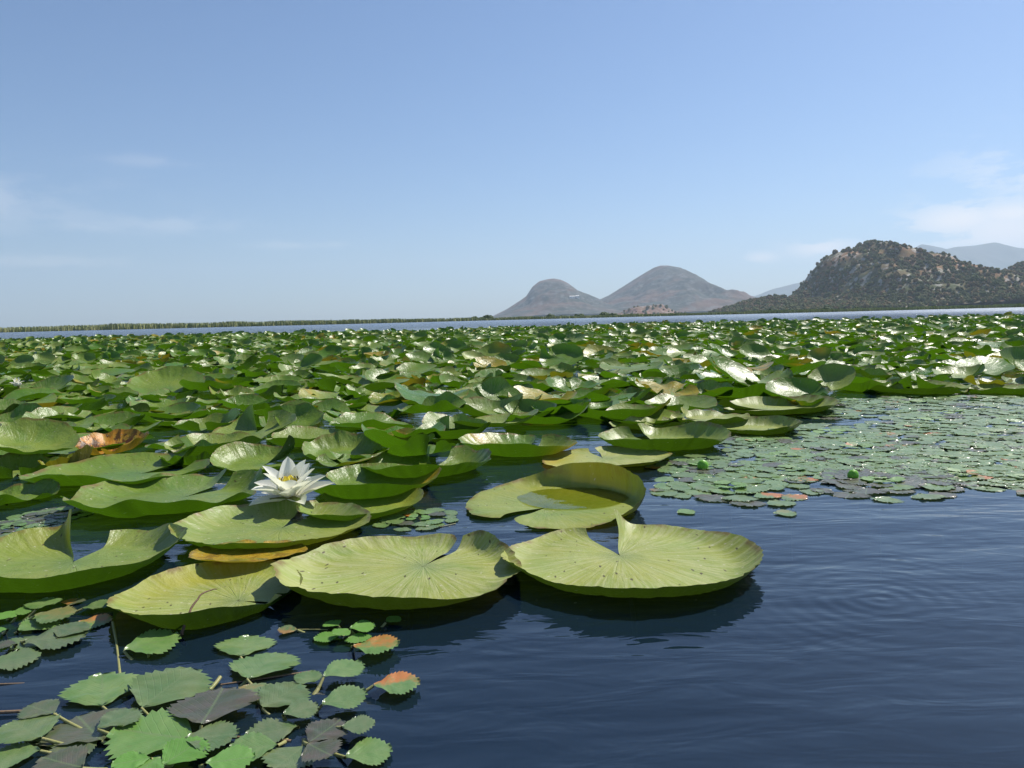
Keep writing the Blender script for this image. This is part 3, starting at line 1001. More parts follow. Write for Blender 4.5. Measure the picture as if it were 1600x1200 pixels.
F = dict
HEROES = [
    # label, cx, cy, half width, params
    ('nearest broad pale leaf at the open water with a turned up notch corner', 985, 872, 196,
     F(notch_dir=104, notch=13, lr=0.28, rc=0.70, p=2.0, h0=0.008, rims=((-85, 60, 0.026), (-160, 40, 0.016), (-20, 40, 0.020)), off=0.22, flaps=((-1, 15, 0.036),),
       pale=0.92, dry=0.75, ruffle=0.0012, sen_at=((150, 25, 0.2),))),
    ('large pale leaf in the middle foreground, one raised lobe bleached white', 622, 893, 186,
     F(lr=0.2, off=0.34, notch_dir=58, notch=5, rc=0.62, p=2.0, h0=0.008, rims=((-110, 55, 0.036), (-170, 35, 0.016), (35, 26, 0.022), (130, 30, 0.008)), flaps=((-1, 22, 0.012),),
       pale=0.95, dry=0.85, ruffle=0.0018, sen_at=((-20, 40, 0.15),))),
    ('pale leaf with yellow upper left edge and a dried brown stalk lying across it', 322, 923, 138,
     F(lr=0.1, off=0.42, notch_dir=-14, notch=1.0, rc=0.60, p=2.0, h0=0.010, rims=((-95, 50, 0.032), (170, 25, 0.006)), pale=0.85, dry=0.65, ruffle=0.001, sen_at=((130, 45, 0.5),))),
    ('big leaf cut by the left edge, with a dark flap standing beside its notch', 98, 878, 178,
     F(notch_dir=98, notch=17, rc=0.45, p=1.8, h0=0.018, rims=((-90, 50, 0.036), (15, 32, 0.022), (40, 20, 0.018)), flaps=((1, 12, 0.038), (-1, 35, 0.004)),
       pale=0.5, dry=0.3, ruffle=0.002, sen_at=((120, 30, 0.3),))),
    ('pale green leaf right under the white flower, notch towards the flower', 425, 822, 146,
     F(notch_dir=78, notch=12, rc=0.55, p=2, h0=0.012, rims=((-100, 55, 0.030), (165, 30, 0.018), (105, 20, 0.015), (15, 30, 0.012)), pale=0.62, dry=0.4, ruffle=0.0016, sen_at=((-40, 40, 0.25),))),
    ('narrow yellow and orange old leaf squeezed under the leaf by the flower', 388, 866, 88,
     F(notch_dir=90, notch=10, rc=0.6, p=2, h0=0.003, rims=((-90, 60, 0.006),), pale=0.3, sen=0.78, ruffle=0.001, ax=(1, 0.8, 0), zmin=0.012)),
    ('thin green leaf wedged between the flower and the small floating rosette', 566, 786, 98,
     F(notch_dir=160, notch=14, rc=0.5, p=2, h0=0.012, rims=((-60, 50, 0.016), (10, 25, 0.016)), pale=0.6, ruffle=0.001, sen_at=((20, 40, 0.3),))),
    ('bright green leaf behind the flower with raised front and yellowed right tip', 588, 756, 108,
     F(notch_dir=165, notch=12, rc=0.4, p=1.8, h0=0.016, rims=((-90, 45, 0.036), (5, 30, 0.030), (120, 40, 0.026)), pale=0.35, ruffle=0.001, sen_at=((0, 25, 0.75),))),
    ('green leaf left of the flower with a high wavy front rim', 262, 776, 145,
     F(notch_dir=60, notch=12, rc=0.45, p=1.7, h0=0.018, rims=((-110, 40, 0.040), (-60, 18, 0.018), (30, 35, 0.034), (170, 20, 0.010)), pale=0.35, ruffle=0.006, dry=0.2)),
    ('half flooded yellow green leaf with standing water and a dark raised rim', 872, 780, 144,
     F(notch_dir=228, notch=16, rc=0.78, p=1.5, h0=-0.003, rims=((28, 42, 0.085), (75, 32, 0.045), (-28, 22, 0.03)), flaps=((1, 18, 0.004),), curlin=1.5, pale=0.7, dry=0.3, ruffle=0.0008, zmin=None, sink=0.0035,
       sen_at=((70, 60, 0.5), (-60, 30, 0.35)))),
    ('green leaf below the orange dying one, one lobe standing beside its notch', 190, 738, 130,
     F(notch_dir=32, notch=10, rc=0.4, p=1.7, h0=0.018, rims=((-100, 50, 0.030), (60, 25, 0.03), (170, 20, 0.015)), flaps=((1, 30, 0.030),), pale=0.35, ruffle=0.003)),
    ('green leaf at the left edge just above the purplish floating rosette', 22, 775, 62,
     F(notch_dir=200, notch=12, rc=0.4, p=1.8, h0=0.012, rims=((-80, 40, 0.014), (60, 30, 0.02)), pale=0.3)),
    ('dying leaf gone orange and brown, left of the flower', 178, 704, 52,
     F(notch_dir=-90, notch=10, rc=0.3, p=1.6, h0=0.02, rims=((90, 60, 0.02), (0, 20, 0.018)), pale=0.6, sen=1.0, ruffle=0.004, tilt=(6, 90), zmin=0.010, occupy=1.25)),
    ('flat yellowish leaf with dried pale edges at the water, behind the flooded leaf', 948, 712, 102,
     F(notch_dir=100, notch=9, rc=0.65, p=2, h0=0.006, rims=((-40, 35, 0.016), (-100, 30, 0.006)), pale=0.95, dry=0.9, ruffle=0.001, sen_at=((180, 70, 0.7),))),
    ('bowl shaped leaf on the right with both rear lobes raised and dark inside', 1038, 688, 98,
     F(notch_dir=120, notch=8, rc=0.5, p=1.8, h0=0.022, rims=((-85, 60, 0.028), (30, 40, 0.030), (95, 12, 0.02)), flaps=((-1, 18, 0.024), (1, 20, 0.010)), pale=0.6, ruffle=0.001)),
    ('pale leaf at the corner of the floating mat with dark right rim', 1186, 667, 66,
     F(notch_dir=170, notch=8, rc=0.6, p=2.0, h0=0.012, rims=((-60, 50, 0.020), (20, 40, 0.026), (70, 30, 0.012)), pale=0.85, dry=0.4, ruffle=0.001)),
    ('green leaf with yellow right lobe at the water, left of the flat yellowish leaf', 808, 700, 92,
     F(notch_dir=60, notch=10, rc=0.4, p=1.8, h0=0.02, rims=((-90, 60, 0.036), (160, 30, 0.02)), pale=0.35, ruffle=0.002, sen_at=((-25, 30, 0.8), (150, 20, 0.8)))),
    ('glossy leaf with one folded white flap overhanging open water, right of the flower', 668, 730, 100,
     F(notch_dir=80, notch=12, rc=0.4, p=1.7, h0=0.018, rims=((-90, 55, 0.032), (10, 25, 0.030), (150, 25, 0.025)), flaps=((-1, 30, 0.030), (1, 18, 0.03)), pale=0.45, ruffle=0.002)),
    ('green leaf behind the flower with a dark flap standing over the petals', 398, 722, 66,
     F(notch_dir=15, notch=14, rc=0.35, p=1.6, h0=0.018, rims=((160, 40, 0.030),), flaps=((1, 20, 0.060),), pale=0.4, tilt=(6, 120), ruffle=0.002)),
    ('smooth leaf with grey gloss, between the orange dying leaf and the flower', 300, 715, 48,
     F(notch_dir=-20, notch=12, rc=0.35, p=1.7, h0=0.02, rims=((120, 50, 0.020), (-80, 40, 0.012)), pale=0.25)),
    ('glossy leaf with a raised rear lobe above the flower tips', 535, 708, 62,
     F(notch_dir=-70, notch=12, rc=0.35, p=1.7, h0=0.02, rims=((110, 45, 0.035),), pale=0.4, tilt=(5, 110))),
    ('long pale leaf with dark rim, second from the corner of the floating mat', 1110, 655, 62,
     F(notch_dir=140, notch=10, rc=0.55, p=1.8, h0=0.014, rims=((-90, 50, 0.022), (120, 20, 0.024)), pale=0.8, dry=0.6, sen_at=((150, 30, 0.4),))),
    ('long pale leaf with a rolled bleached flap, back left of the floating mat', 1215, 636, 92,
     F(notch_dir=175, notch=9, rc=0.6, p=1.9, h0=0.014, rims=((-70, 60, 0.018), (20, 45, 0.032), (80, 30, 0.014)), flaps=((-1, 14, 0.03),), pale=0.85, dry=0.6, ruffle=0.001)),
    ('dark rimmed leaf with a withered orange bit, rear left of the floating mat', 1268, 628, 36,
     F(notch_dir=200, notch=9, rc=0.4, p=1.7, h0=0.02, rims=((0, 60, 0.03),), pale=0.4, sen_at=((180, 40, 0.8),))),
    ('wavy pale leaf behind the floating mat with two dips in its front rim', 1432, 609, 72,
     F(notch_dir=80, notch=10, rc=0.4, p=1.6, h0=0.02, rims=((-100, 40, 0.018), (120, 35, 0.03), (20, 25, 0.02)), pale=0.7, dry=0.4, ruffle=0.008)),
    ('long leaf with a thin bright edge behind the mat, cut by the right edge', 1562, 608, 62,
     F(notch_dir=100, notch=10, rc=0.55, p=1.8, h0=0.018, rims=((-90, 60, 0.016),), pale=0.6, dry=0.3)),
    ('dark green high rimmed leaf above the rolled flap leaf', 1162, 614, 62,
     F(notch_dir=90, notch=10, rc=0.4, p=1.8, h0=0.03, rims=((-90, 60, 0.035),), pale=0.2, sen_at=((180, 25, 0.6),))),
    ('dark rimmed leaf standing at the rear left corner of the floating mat', 1345, 606, 44,
     F(notch_dir=140, notch=10, rc=0.4, p=1.7, h0=0.03, rims=((-80, 60, 0.025), (60, 30, 0.03)), pale=0.3)),
    ('long green leaf with yellow streaks on its front, behind the bowl shaped leaf', 960, 645, 88,
     F(notch_dir=80, notch=10, rc=0.35, p=1.6, h0=0.025, rims=((-110, 50, 0.045), (-20, 30, 0.045)), pale=0.3, ruffle=0.003, sen_at=((-20, 25, 0.5),))),
    ('large smooth leaf standing up in the left half of the dense field', 262, 615, 56,
     F(notch_dir=-60, notch=10, rc=0.2, p=1.5, h0=0.02, rims=((100, 60, 0.04),), pale=0.35, tilt=(17, 100), zmin=0.01)),
    ('grey green leaf with long mirror gloss, centre of the dense field above the bowl leaf', 1015, 662, 60,
     F(notch_dir=60, notch=9, rc=0.55, p=1.8, h0=0.012, rims=((-80, 50, 0.02),), pale=0.85, dry=0.5)),
    ('yellow curled leaf edge between the dying leaf and the one below it', 105, 722, 40,
     F(notch_dir=200, notch=10, rc=0.3, p=1.5, h0=0.02, rims=((0, 60, 0.05),), pale=0.4, sen=0.55)),
    ('leaf at the left edge with broad gloss, above the leaf by the purplish rosette', 28, 733, 66,
     F(notch_dir=-60, notch=10, rc=0.4, p=1.7, h0=0.02, rims=((100, 50, 0.02), (-80, 40, 0.015)), pale=0.45, dry=0.2)),
]
for h in HEROES:
    kw_ = h[4]
    kw_['rims'] = tuple((a_, w_, hh_ * 0.62) for a_, w_, hh_ in kw_.get('rims', ()))
    kw_['flaps'] = tuple((a_, w_, hh_ * 0.75) for a_, w_, hh_ in kw_.get('flaps', ()))
    kw_['rc'] = kw_['rc'] + (0.93 - kw_['rc']) * 0.45
    kw_['p'] = 1.5
    kw_['hn'] = 0.1
    kw_.setdefault('off', 0.2)
    add_lily(h[0], h[1], h[2], h[3], **h[4])

# the clear water that stands in the flooded leaf
t = NT('clear_pool_water')
fr = t.node('ShaderNodeFresnel')
fr.inputs['IOR'].default_value = 1.33
gl = t.node('ShaderNodeBsdfGlossy')
gl.inputs['Roughness'].default_value = 0.02
pos = t.node('ShaderNodeTexCoord').outputs['Object']
nb = t.bump(t.noise(pos, 40, 2, 0.5), 0.5, 0.002)
t.put(fr.inputs['Normal'], nb)
t.put(gl.inputs['Normal'], nb)
trn = t.node('ShaderNodeBsdfTransparent')
trn.inputs['Color'].default_value = (0.78, 0.80, 0.42, 1)
M['pool'] = t.done(t.mixs(fr.outputs[0], trn.outputs[0], gl.outputs[0]))
flooded = [o for o in COL.objects if o.get('label', '').startswith('half flooded')][0]
Rj = px_center(872, 780, 144)[1]
a = np.linspace(0, 2 * math.pi, 40, endpoint=False)
V = [(Rj * 0.18, Rj * 0.20, 0.0062)] + [(Rj * (0.18 + 0.62 * math.cos(q) * (1 + 0.05 * math.sin(3 * q))), Rj * (0.20 + 0.52 * math.sin(q)), 0.0062) for q in a]
link('water_pool', mesh_np('water_pool', V, None, M['pool'], tris=[(0, 1 + k, 1 + (k + 1) % 40) for k in range(40)]), flooded)

# ------------------------------------------------------------------ the dense field
def interp_front(px):
    """front limit of the dense field: image row for a column"""
    return np.interp(px, [-400, 0, 330, 350, 440, 560, 720, 740, 900, 1000, 1060, 1290, 1320, 1700, 2100], [745, 740, 735, 700, 690, 735, 735, 690, 672, 668, 645, 625, 610, 602, 600])


FAR_EDGE = 25.5


def far_edge(x):
    return FAR_EDGE + 1.6 * math.sin(x * 0.4) + 0.9 * math.sin(x * 1.3 + 2)


cells = {}
CS = 0.25


def near_ok(x, y, d):
    i, j = int(math.floor(x / CS)), int(math.floor(y / CS))
    for a in (-1, 0, 1):
        for b in (-1, 0, 1):
            for (u, v) in cells.get((i + a, j + b), ()):
                if (u - x) ** 2 + (v - y) ** 2 < d * d:
                    return False
    return True


pts = []
rr_ = random.Random(11)
tries = 0
N_TRY = 90000
for _ in range(N_TRY):
    y = math.sqrt(rr_.uniform(1.5 ** 2, (FAR_EDGE + 2.5) ** 2))
    x = rr_.uniform(-1, 1) * (0.70 * y + 0.35)
    if y > far_edge(x):
        continue
    px, py = project((x, y, 0))
    if py > interp_front(px):
        continue
    dmin = 0.138 if y < 4 else 0.158
    if 85 < px < 275 and 705 < py < 760:
        continue
    if not near_ok(x, y, dmin):
        continue
    bad = False
    for (u, v, R) in taken:
        if (u - x) ** 2 + (v - y) ** 2 < (R * 0.80 + 0.02) ** 2:
            bad = True
            break
    if bad:
        continue
    cells.setdefault((int(math.floor(x / CS)), int(math.floor(y / CS))), []).append((x, y))
    pts.append((x, y))


def field_params(r, y):
    """one random leaf of the field"""
    u = r.random()
    seed = int(r.integers(1 << 30))
    R = r.uniform(0.085, 0.145)
    nd = r.uniform(0, 360)
    pale = float(np.clip(r.normal(0.22, 0.18), 0, 0.9))
    sen = 0.0
    sen_at = None
    q = r.random()
    look = 'green'
    if q < 0.05:
        sen = r.uniform(0.35, 0.75)
        look = 'yellowed'
    elif q < 0.14:
        sen_at = ((r.uniform(0, 360), 35, 0.75),)
        look = 'part yellow'
    elif pale > 0.5:
        look = 'pale green'
    elif pale < 0.14:
        look = 'dark green'
    dry = max(0, r.normal(0.1, 0.25))
    kw = dict(notch_dir=nd, notch=r.uniform(6, 16), rc=r.uniform(0.2, 0.55), p=r.uniform(1.4, 2.0), seed=seed, pale=pale, sen=sen, sen_at=sen_at, dry=min(dry, 1.0), ruffle=r.uniform(0.001, 0.006))
    if u < 0.52:
        kw.update(h0=r.uniform(0.012, 0.030), rims=((r.uniform(0, 360), 40, r.uniform(0.01, 0.03)), (r.uniform(0, 360), 30, 0.02)), zmin=r.uniform(0, 0.01))
        shape = 'cupped'
    elif u < 0.80:
        kw.update(h0=r.uniform(0.01, 0.03), rims=((r.uniform(0, 360), 50, r.uniform(0.01, 0.035)),), tilt=(min(abs(r.normal(0, 6)), 16) + 3, r.uniform(0, 360)), zmin=r.uniform(0, 0.022))
        shape = 'tilted'
    elif u < 0.94:
        kw.update(h0=r.uniform(0.005, 0.02), saddle=(r.uniform(0.012, 0.035) * r.choice([-1, 1, 1]), r.uniform(0, 180)), tilt=(min(abs(r.normal(0, 6)), 14), r.uniform(0, 360)), zmin=r.uniform(0, 0.018))
        shape = 'wavy'
    else:
        kw.update(h0=r.uniform(0.02, 0.03), rims=((90, 50, 0.02),), tilt=(r.uniform(15, 32) if y > 2.7 else r.uniform(8, 14), 90 + r.normal(0, 55)), zmin=r.uniform(0, 0.03), flaps=((1, 25, r.uniform(0, 0.04)),))
        shape = 'upright'
    return R, kw, look, shape


r = np.random.default_rng(21)
leaves = []
for (x, y) in pts:
    R, kw, look, shape = field_params(r, y)
    px, py = project((x, y, 0.02))
    leaves.append((y, x, R, kw, look, shape, px, py))
# the largest in the picture first
leaves.sort(key=lambda q: q[0] / q[2])
n_obj = 300 - len(HEROES)
inview = [q for q in leaves if -60 < q[6] < 1660]
chosen = inview[:n_obj]
chosen_ids = {id(q) for q in chosen}
rest = [q for q in leaves if id(q) not in chosen_ids]

LAND = [(-60, 'at the left margin'), (110, 'beyond the orange dying leaf'), (230, 'around the large smooth leaf'), (360, 'beyond the white flower'), (500, 'slightly right beyond the flower'),
        (650, 'beyond the leaf overhanging open water'), (800, 'left of below the twin hills'), (900, 'below the left twin hill'), (1030, 'below the right twin hill'), (1150, 'between twin and wooded hills'),
        (1290, 'below the cliff of the wooded hill'), (1420, 'below the top of the wooded hill'), (1560, 'at the right edge of the field')]


def land(px):
    return min(LAND, key=lambda q: abs(q[0] - px))[1]


groups = {}
for q in chosen:
    row = 'front ranks' if q[7] > 655 else ('second ranks' if q[7] > 615 else ('middle ranks' if q[7] > 588 else 'rear ranks'))
    groups.setdefault((q[4], q[5], row, land(q[6])), []).append(q)
ORD = ['first', 'second', 'third', 'fourth', 'fifth', 'sixth', 'seventh', 'eighth', 'ninth', 'tenth']
for (look, shape, row, ld), qs in groups.items():
    qs.sort(key=lambda q: q[6])
    for k, (y, x, R, kw, look_, shape_, px, py) in enumerate(qs):
        lab = f'{look} {shape} leaf, {row} {ld}'
        if len(qs) == 2:
            lab = ('left' if k == 0 else 'right') + f' of two {look} {shape} leaves, {row} {ld}'
        elif len(qs) > 2:
            lab = f'{ORD[k]} {look} {shape} leaf from left, {row} {ld}'.replace('straight ', '')
        P, uv, tone, (a, b) = leaf_np(R, nth=44, nr=9, **kw)
        me = mesh_np('lily_leaf', P, grid_quads(a, b)[:, ::-1], M['lily'], uv=uv, tone=tone)
        if face_down(P, a, b):
            me.flip_normals()
        o = link('lily_leaf', me)
        o.location = (x, y, 0)
        tag(o, lab, 'water lily leaf', 'water lily leaves on the lake')
parts = []
for (y, x, R, kw, *_r) in rest:
    nth, nr = (24, 6) if y < 9 else (16, 5)
    P, uv, tone, (a, b) = leaf_np(R, nth=nth, nr=nr, **kw)
    qd = grid_quads(a, b)[:, ::-1]
    if face_down(P, a, b):
        qd = qd[:, ::-1]
    parts.append((P + (x, y, 0), qd, uv, tone))
V, Q, U, T = join(parts)
o = link('lily_leaf_field', mesh_np('lily_leaf_field', V, Q, M['lily'], uv=U, tone=T))
tag(o, kind='stuff')
print('field leaves', len(pts), 'objects', len(chosen), 'faces in field', len(Q))


# ------------------------------------------------------------------ water chestnut rosettes
def chestnut_mesh(seed, n=12):
    """rhombic toothed blade, base at the origin, tip at +Y, length 1"""
    r = np.random.default_rng(seed)
    ys = np.linspace(0, 1, n + 1)
    w = np.interp(ys, [0, 0.10, 0.3, 0.55, 0.78, 0.92, 1.0], [0.02, 0.16, 0.40, 0.58, 0.42, 0.20, 0.03]) * r.uniform(0.92, 1.08)
    V, uv, tri = [], [], []
    cen = []
    for y_ in ys:
        V.append((0, y_, -0.008 * math.sin(y_ * 3)))
        uv.append((0.5, y_))
        cen.append(len(V) - 1)
    for s in (-1, 1):
        mids, eds = [], []
        for k, y_ in enumerate(ys):
            V.append((s * w[k] * 0.5, y_ + 0.02, 0.010 + 0.010 * r.normal()))
            uv.append((0.5 + s * w[k] * 0.5 * 0.8, y_))
            mids.append(len(V) - 1)
            V.append((s * w[k], y_ + 0.0, 0.008 + 0.016 * r.normal()))
            uv.append((0.5 + s * w[k] * 0.8, y_))
            eds.append(len(V) - 1)
        for k in range(n):
            a, b = cen[k], cen[k + 1]
            c, d = mids[k], mids[k + 1]
            e, f = eds[k], eds[k + 1]
            t1 = [(a, c, d), (a, d, b), (c, e, f), (c, f, d)]
            if ys[k] > 0.22:      # tooth
                V.append((s * (w[k + 1] * 0.55 + w[k] * 0.45 + 0.085), ys[k + 1] - 0.004, 0.008))
                uv.append((0.5 + s * (w[k] + 0.045) * 0.8, ys[k + 1]))
                t1.append((e, len(V) - 1, f))
            if s < 0:
                t1 = [x_[::-1] for x_ in t1]
            tri += t1
    return mesh_np('leaf_blade', V, None, M['chestnut'], uv=uv, tris=np.array(tri), smooth=True)


CM = [chestnut_mesh(s) for s in range(5)]


def stem_mesh(a, b, rad=0.0014, swell=True, sag=-0.006):
    a, b = np.array(a, float), np.array(b, float)
    m = (a + b) / 2 + (random.uniform(-.004, .004), random.uniform(-.004, .004), sag)
    p = bez(a, m, b, 9)
    t = np.linspace(0, 1, 9)
    rd = rad * (1 + (1.1 * np.exp(-((t - 0.55) / 0.2) ** 2) if swell else 0 * t))
    v, q = tube(p, rd, 6)
    return v, q


def chestnut_leaf(parent, ploc, base, ang, length, z, tint, k=None, pitch=0.0, stem_from=None, wscale=1.0):
    o = link('leaf', CM[random.randrange(5) if k is None else k], parent)
    o.location = (base[0] - ploc[0], base[1] - ploc[1], z)
    o.rotation_euler = (pitch, random.uniform(-0.05, 0.05), R_(ang - 90))
    o.scale = (length * wscale, length, length)
    o['tint'] = tint
    return o


stems_near = []
NEARL = [  # cx, cy, width px, plan direction of the tip, tint(dark, bright, orange), plant
    (160, 1081, 128, 118, (0.1, 0, 0), 0), (262, 1077, 136, 75, (0.35, 0, 0), 0), (332, 1102, 132, 95, (1, 0, 0), 0), (140, 1136, 150, 135, (0.9, 0, 0), 0), (42, 1142, 112, 150, (0.45, 0, 0), 0),
    (240, 1150, 152, 170, (0.1, 0.3, 0), 0), (287, 1176, 92, 60, (0, 0.85, 0), 0), (360, 1186, 90, 15, (0, 0.75, 0), 0), (98, 1192, 104, 160, (0.95, 0, 0), 0), (205, 1190, 70, 200, (0, 0.9, 0), 0),
    (383, 1008, 96, 100, (0.15, 0, 0), 1), (410, 1038, 112, 80, (0.15, 0, 0), 1), (536, 1046, 88, 40, (0.05, 0, 0), 1), (440, 1088, 98, 60, (0.45, 0, 0), 1), (538, 1092, 92, 25, (0.2, 0, 0), 1),
    (425, 1142, 100, 200, (0.6, 0.05, 0), 1), (508, 1143, 88, 60, (1, 0, 0), 1), (500, 1172, 84, -40, (1, 0, 0), 1), (576, 1174, 92, 20, (0.1, 0.05, 0), 1), (620, 1066, 84, 10, (0.1, 0.05, 1), 1),
    (512, 994, 54, 200, (0, 0.8, 0), 2), (520, 974, 38, 140, (0, 0.95, 0), 2), (566, 978, 50, 20, (0, 0.95, 0), 2), (614, 968, 34, 40, (0, 0.7, 0), 2), (588, 1008, 72, 0, (0.1, 0.25, 0.8), 2), (450, 984, 30, 180, (0.5, 0, 0.5), 2),
    (10, 963, 40, 170, (0, 0.8, 0), 3), (-4, 985, 34, 200, (0, 0.8, 0), 3), (60, 974, 76, 60, (0.1, 0.1, 0), 3), (88, 994, 110, 20, (0.6, 0, 0), 3), (148, 970, 54, 5, (0, 0.25, 0.9), 3), (152, 946, 54, 30, (0.3, 0, 0), 3),
    (66, 943, 56, 100, (0.2, 0.1, 0), 3), (24, 1029, 86, 20, (0.5, 0, 0), 3), (4, 1008, 46, 190, (1, 0, 0), 3), (114, 940, 34, 100, (0.9, 0, 0.7), 3),
    (238, 1005, 108, 35, (0, 0.15, 0), 4),
    (185, 1122, 84, 60, (0.5, 0, 0), 0), (20, 1180, 96, 200, (0.3, 0, 0), 0), (330, 1150, 96, 10, (0.6, 0.1, 0), 0), (120, 1164, 90, 240, (0.7, 0, 0), 0), (226, 1200, 80, 250, (0.1, 0.6, 0), 0), (64, 1110, 70, 160, (0.8, 0, 0), 0),
    (395, 1080, 62, 120, (0.4, 0, 0.3), 1), (470, 1108, 72, 30, (0.5, 0, 0), 1), (452, 1185, 90, 250, (0.5, 0, 0), 1), (395, 1168, 86, 190, (0.3, 0.2, 0), 1), (560, 1132, 60, 10, (0.5, 0, 0), 1), (480, 1060, 54, 70, (0.3, 0, 0), 1),
    (110, 985, 60, 80, (0.6, 0, 0), 3), (40, 1004, 70, 240, (0.5, 0, 0), 3), (36, 955, 46, 30, (0.1, 0.4, 0), 3), (84, 960, 60, 0, (0.4, 0, 0.2), 3), (560, 996, 44, 280, (0, 0.7, 0), 2), (535, 988, 40, 230, (0, 0.8, 0), 2),
]
PLANTS = [((292, 1172), 'near rosette in the lower left with bright centre and purplish outer leaves'),
          ((455, 1115), 'near rosette right of the bright centred one, its right hand leaf part orange'),
          ((556, 984), 'small bright green rosette in the shade of the big pale leaf'),
          ((2, 975), 'rosette at the left edge below the big lily leaf, one of its leaves yellow'),
          ((232, 1048), 'single toothed leaf on a pale stem before the leaf with the dried stalk')]
for pi, ((ppx, ppy), lab) in enumerate(PLANTS):
    c, _ = at(ppx, ppy, 0)
    root = empty('water_chestnut', (c[0], c[1], 0))
    tag(root, lab, 'water plant', 'water chestnut rosettes')
    for k, (cx, cy, w, ang, tint, pl) in enumerate(NEARL):
        if pl != pi:
            continue
        z = 0.003 + 0.0035 * ((k * 7) % 5) * 0.5
        p, t_ = at(cx, cy, z)
        wid = w / FPX * t_
        ca, sa = abs(math.cos(R_(ang))), abs(math.sin(R_(ang)))
        L = wid / max(1.16 * sa + 0.0 + 1.0 * ca * ca, 1.0)
        b = p[:2] - 0.5 * L * np.array([math.cos(R_(ang)), math.sin(R_(ang))])
        chestnut_leaf(root, c, b, ang, L, z, tint, pitch=R_(random.uniform(-2, 5)))
        s0 = (random.uniform(-.01, .01), random.uniform(-.01, .01), -0.012)
        e0 = (b[0] - c[0], b[1] - c[1], z - 0.001)
        sv, sq = stem_mesh(s0, e0, 0.0014)
        link('stem', mesh_np('stem', sv, sq, M['stem']), root)

# loose stems under and on the water
for lab, pts_, rad, mat in (
        ('pale green stem rising to the yellow toothed leaf', [(176, 972, 0.002), (184, 1010, -0.003), (188, 1062, 0.0)], 0.0016, 'stem'),
        ('pale stem under the single toothed leaf', [(233, 1016, 0.001), (231, 1040, -0.004), (229, 1068, -0.006)], 0.0019, 'stem'),
        ('short thick stem between the two near rosettes', [(344, 1058, 0.004), (336, 1070, 0.002), (322, 1084, 0.0)], 0.0020, 'stem'),
        ('thin brown runner crossing the open water at the left edge, upper one', [(-30, 1070, 0.001), (40, 1068, 0.0), (100, 1066, -0.004)], 0.0009, 'runner'),
        ('thicker brown runner at the left edge, lower one', [(-30, 1114, 0.003), (40, 1112, 0.002), (80, 1108, 0.003)], 0.0015, 'runner'),
        ('long brown runner passing through the near rosette towards the right', [(300, 1152, 0.002), (380, 1150, 0.004), (455, 1158, 0.0)], 0.0012, 'runner'),
        ('thin runner floating between the near leaves and the shade of the big leaf', [(345, 1070, 0.0), (400, 1062, 0.001), (492, 1048, 0.0)], 0.0009, 'runner'),
        ('pale stem leaning to the right near leaf', [(393, 1056, 0.003), (380, 1070, 0.001), (366, 1082, -0.004)], 0.0017, 'stem'),
        ('thin stem floating beside the small bright rosette', [(455, 984, 0.002), (480, 983, 0.002), (512, 984, 0.001)], 0.0006, 'stem'),
        ('thin white stem floating before the flooded leaf', [(655, 828, 0.001), (680, 825, 0.001), (712, 818, 0.001)], 0.0007, 'stem')):
    W = [at(a_, b_, z_)[0] for a_, b_, z_ in pts_]
    o0 = W[0]
    v, q = tube(bez(W[0] - o0, W[1] - o0, W[2] - o0, 12), rad, 6)
    o = link('plant_stem', mesh_np('plant_stem', v, q, M[mat]))
    o.location = o0
    tag(o, lab, 'stem', 'loose stems in the water')

# the dried brown stalk that leans over the yellowish leaf
W0 = at(268, 1008, 0.0)[0]
y0 = W0[1]


def at_plane(px, py, y):
    x_, z_ = at_y(px, py, y)
    return np.array([x_, y, z_])


W = [at_plane(284, 992, y0 + 0.02), at_plane(291, 968, y0 + 0.03), at_plane(302, 945, y0 + 0.045), at_plane(316, 927, y0 + 0.06), at_plane(339, 920, y0 + 0.075)]
o0 = W[0]
pp = np.array([w - o0 for w in W])
tt = np.linspace(0, 4, 20)
pp = np.stack([np.interp(tt, range(5), pp[:, k]) for k in range(3)], -1)
v, q = tube(pp + np.random.default_rng(2).normal(0, 0.0003, pp.shape), np.linspace(0.0019, 0.0006, 20), 6)
o = link('dry_stalk', mesh_np('dry_stalk', v, q, M['twig']))
o.location = o0
tag(o, 'dried brown curved stalk leaning over the pale leaf with yellow edge', 'stalk')


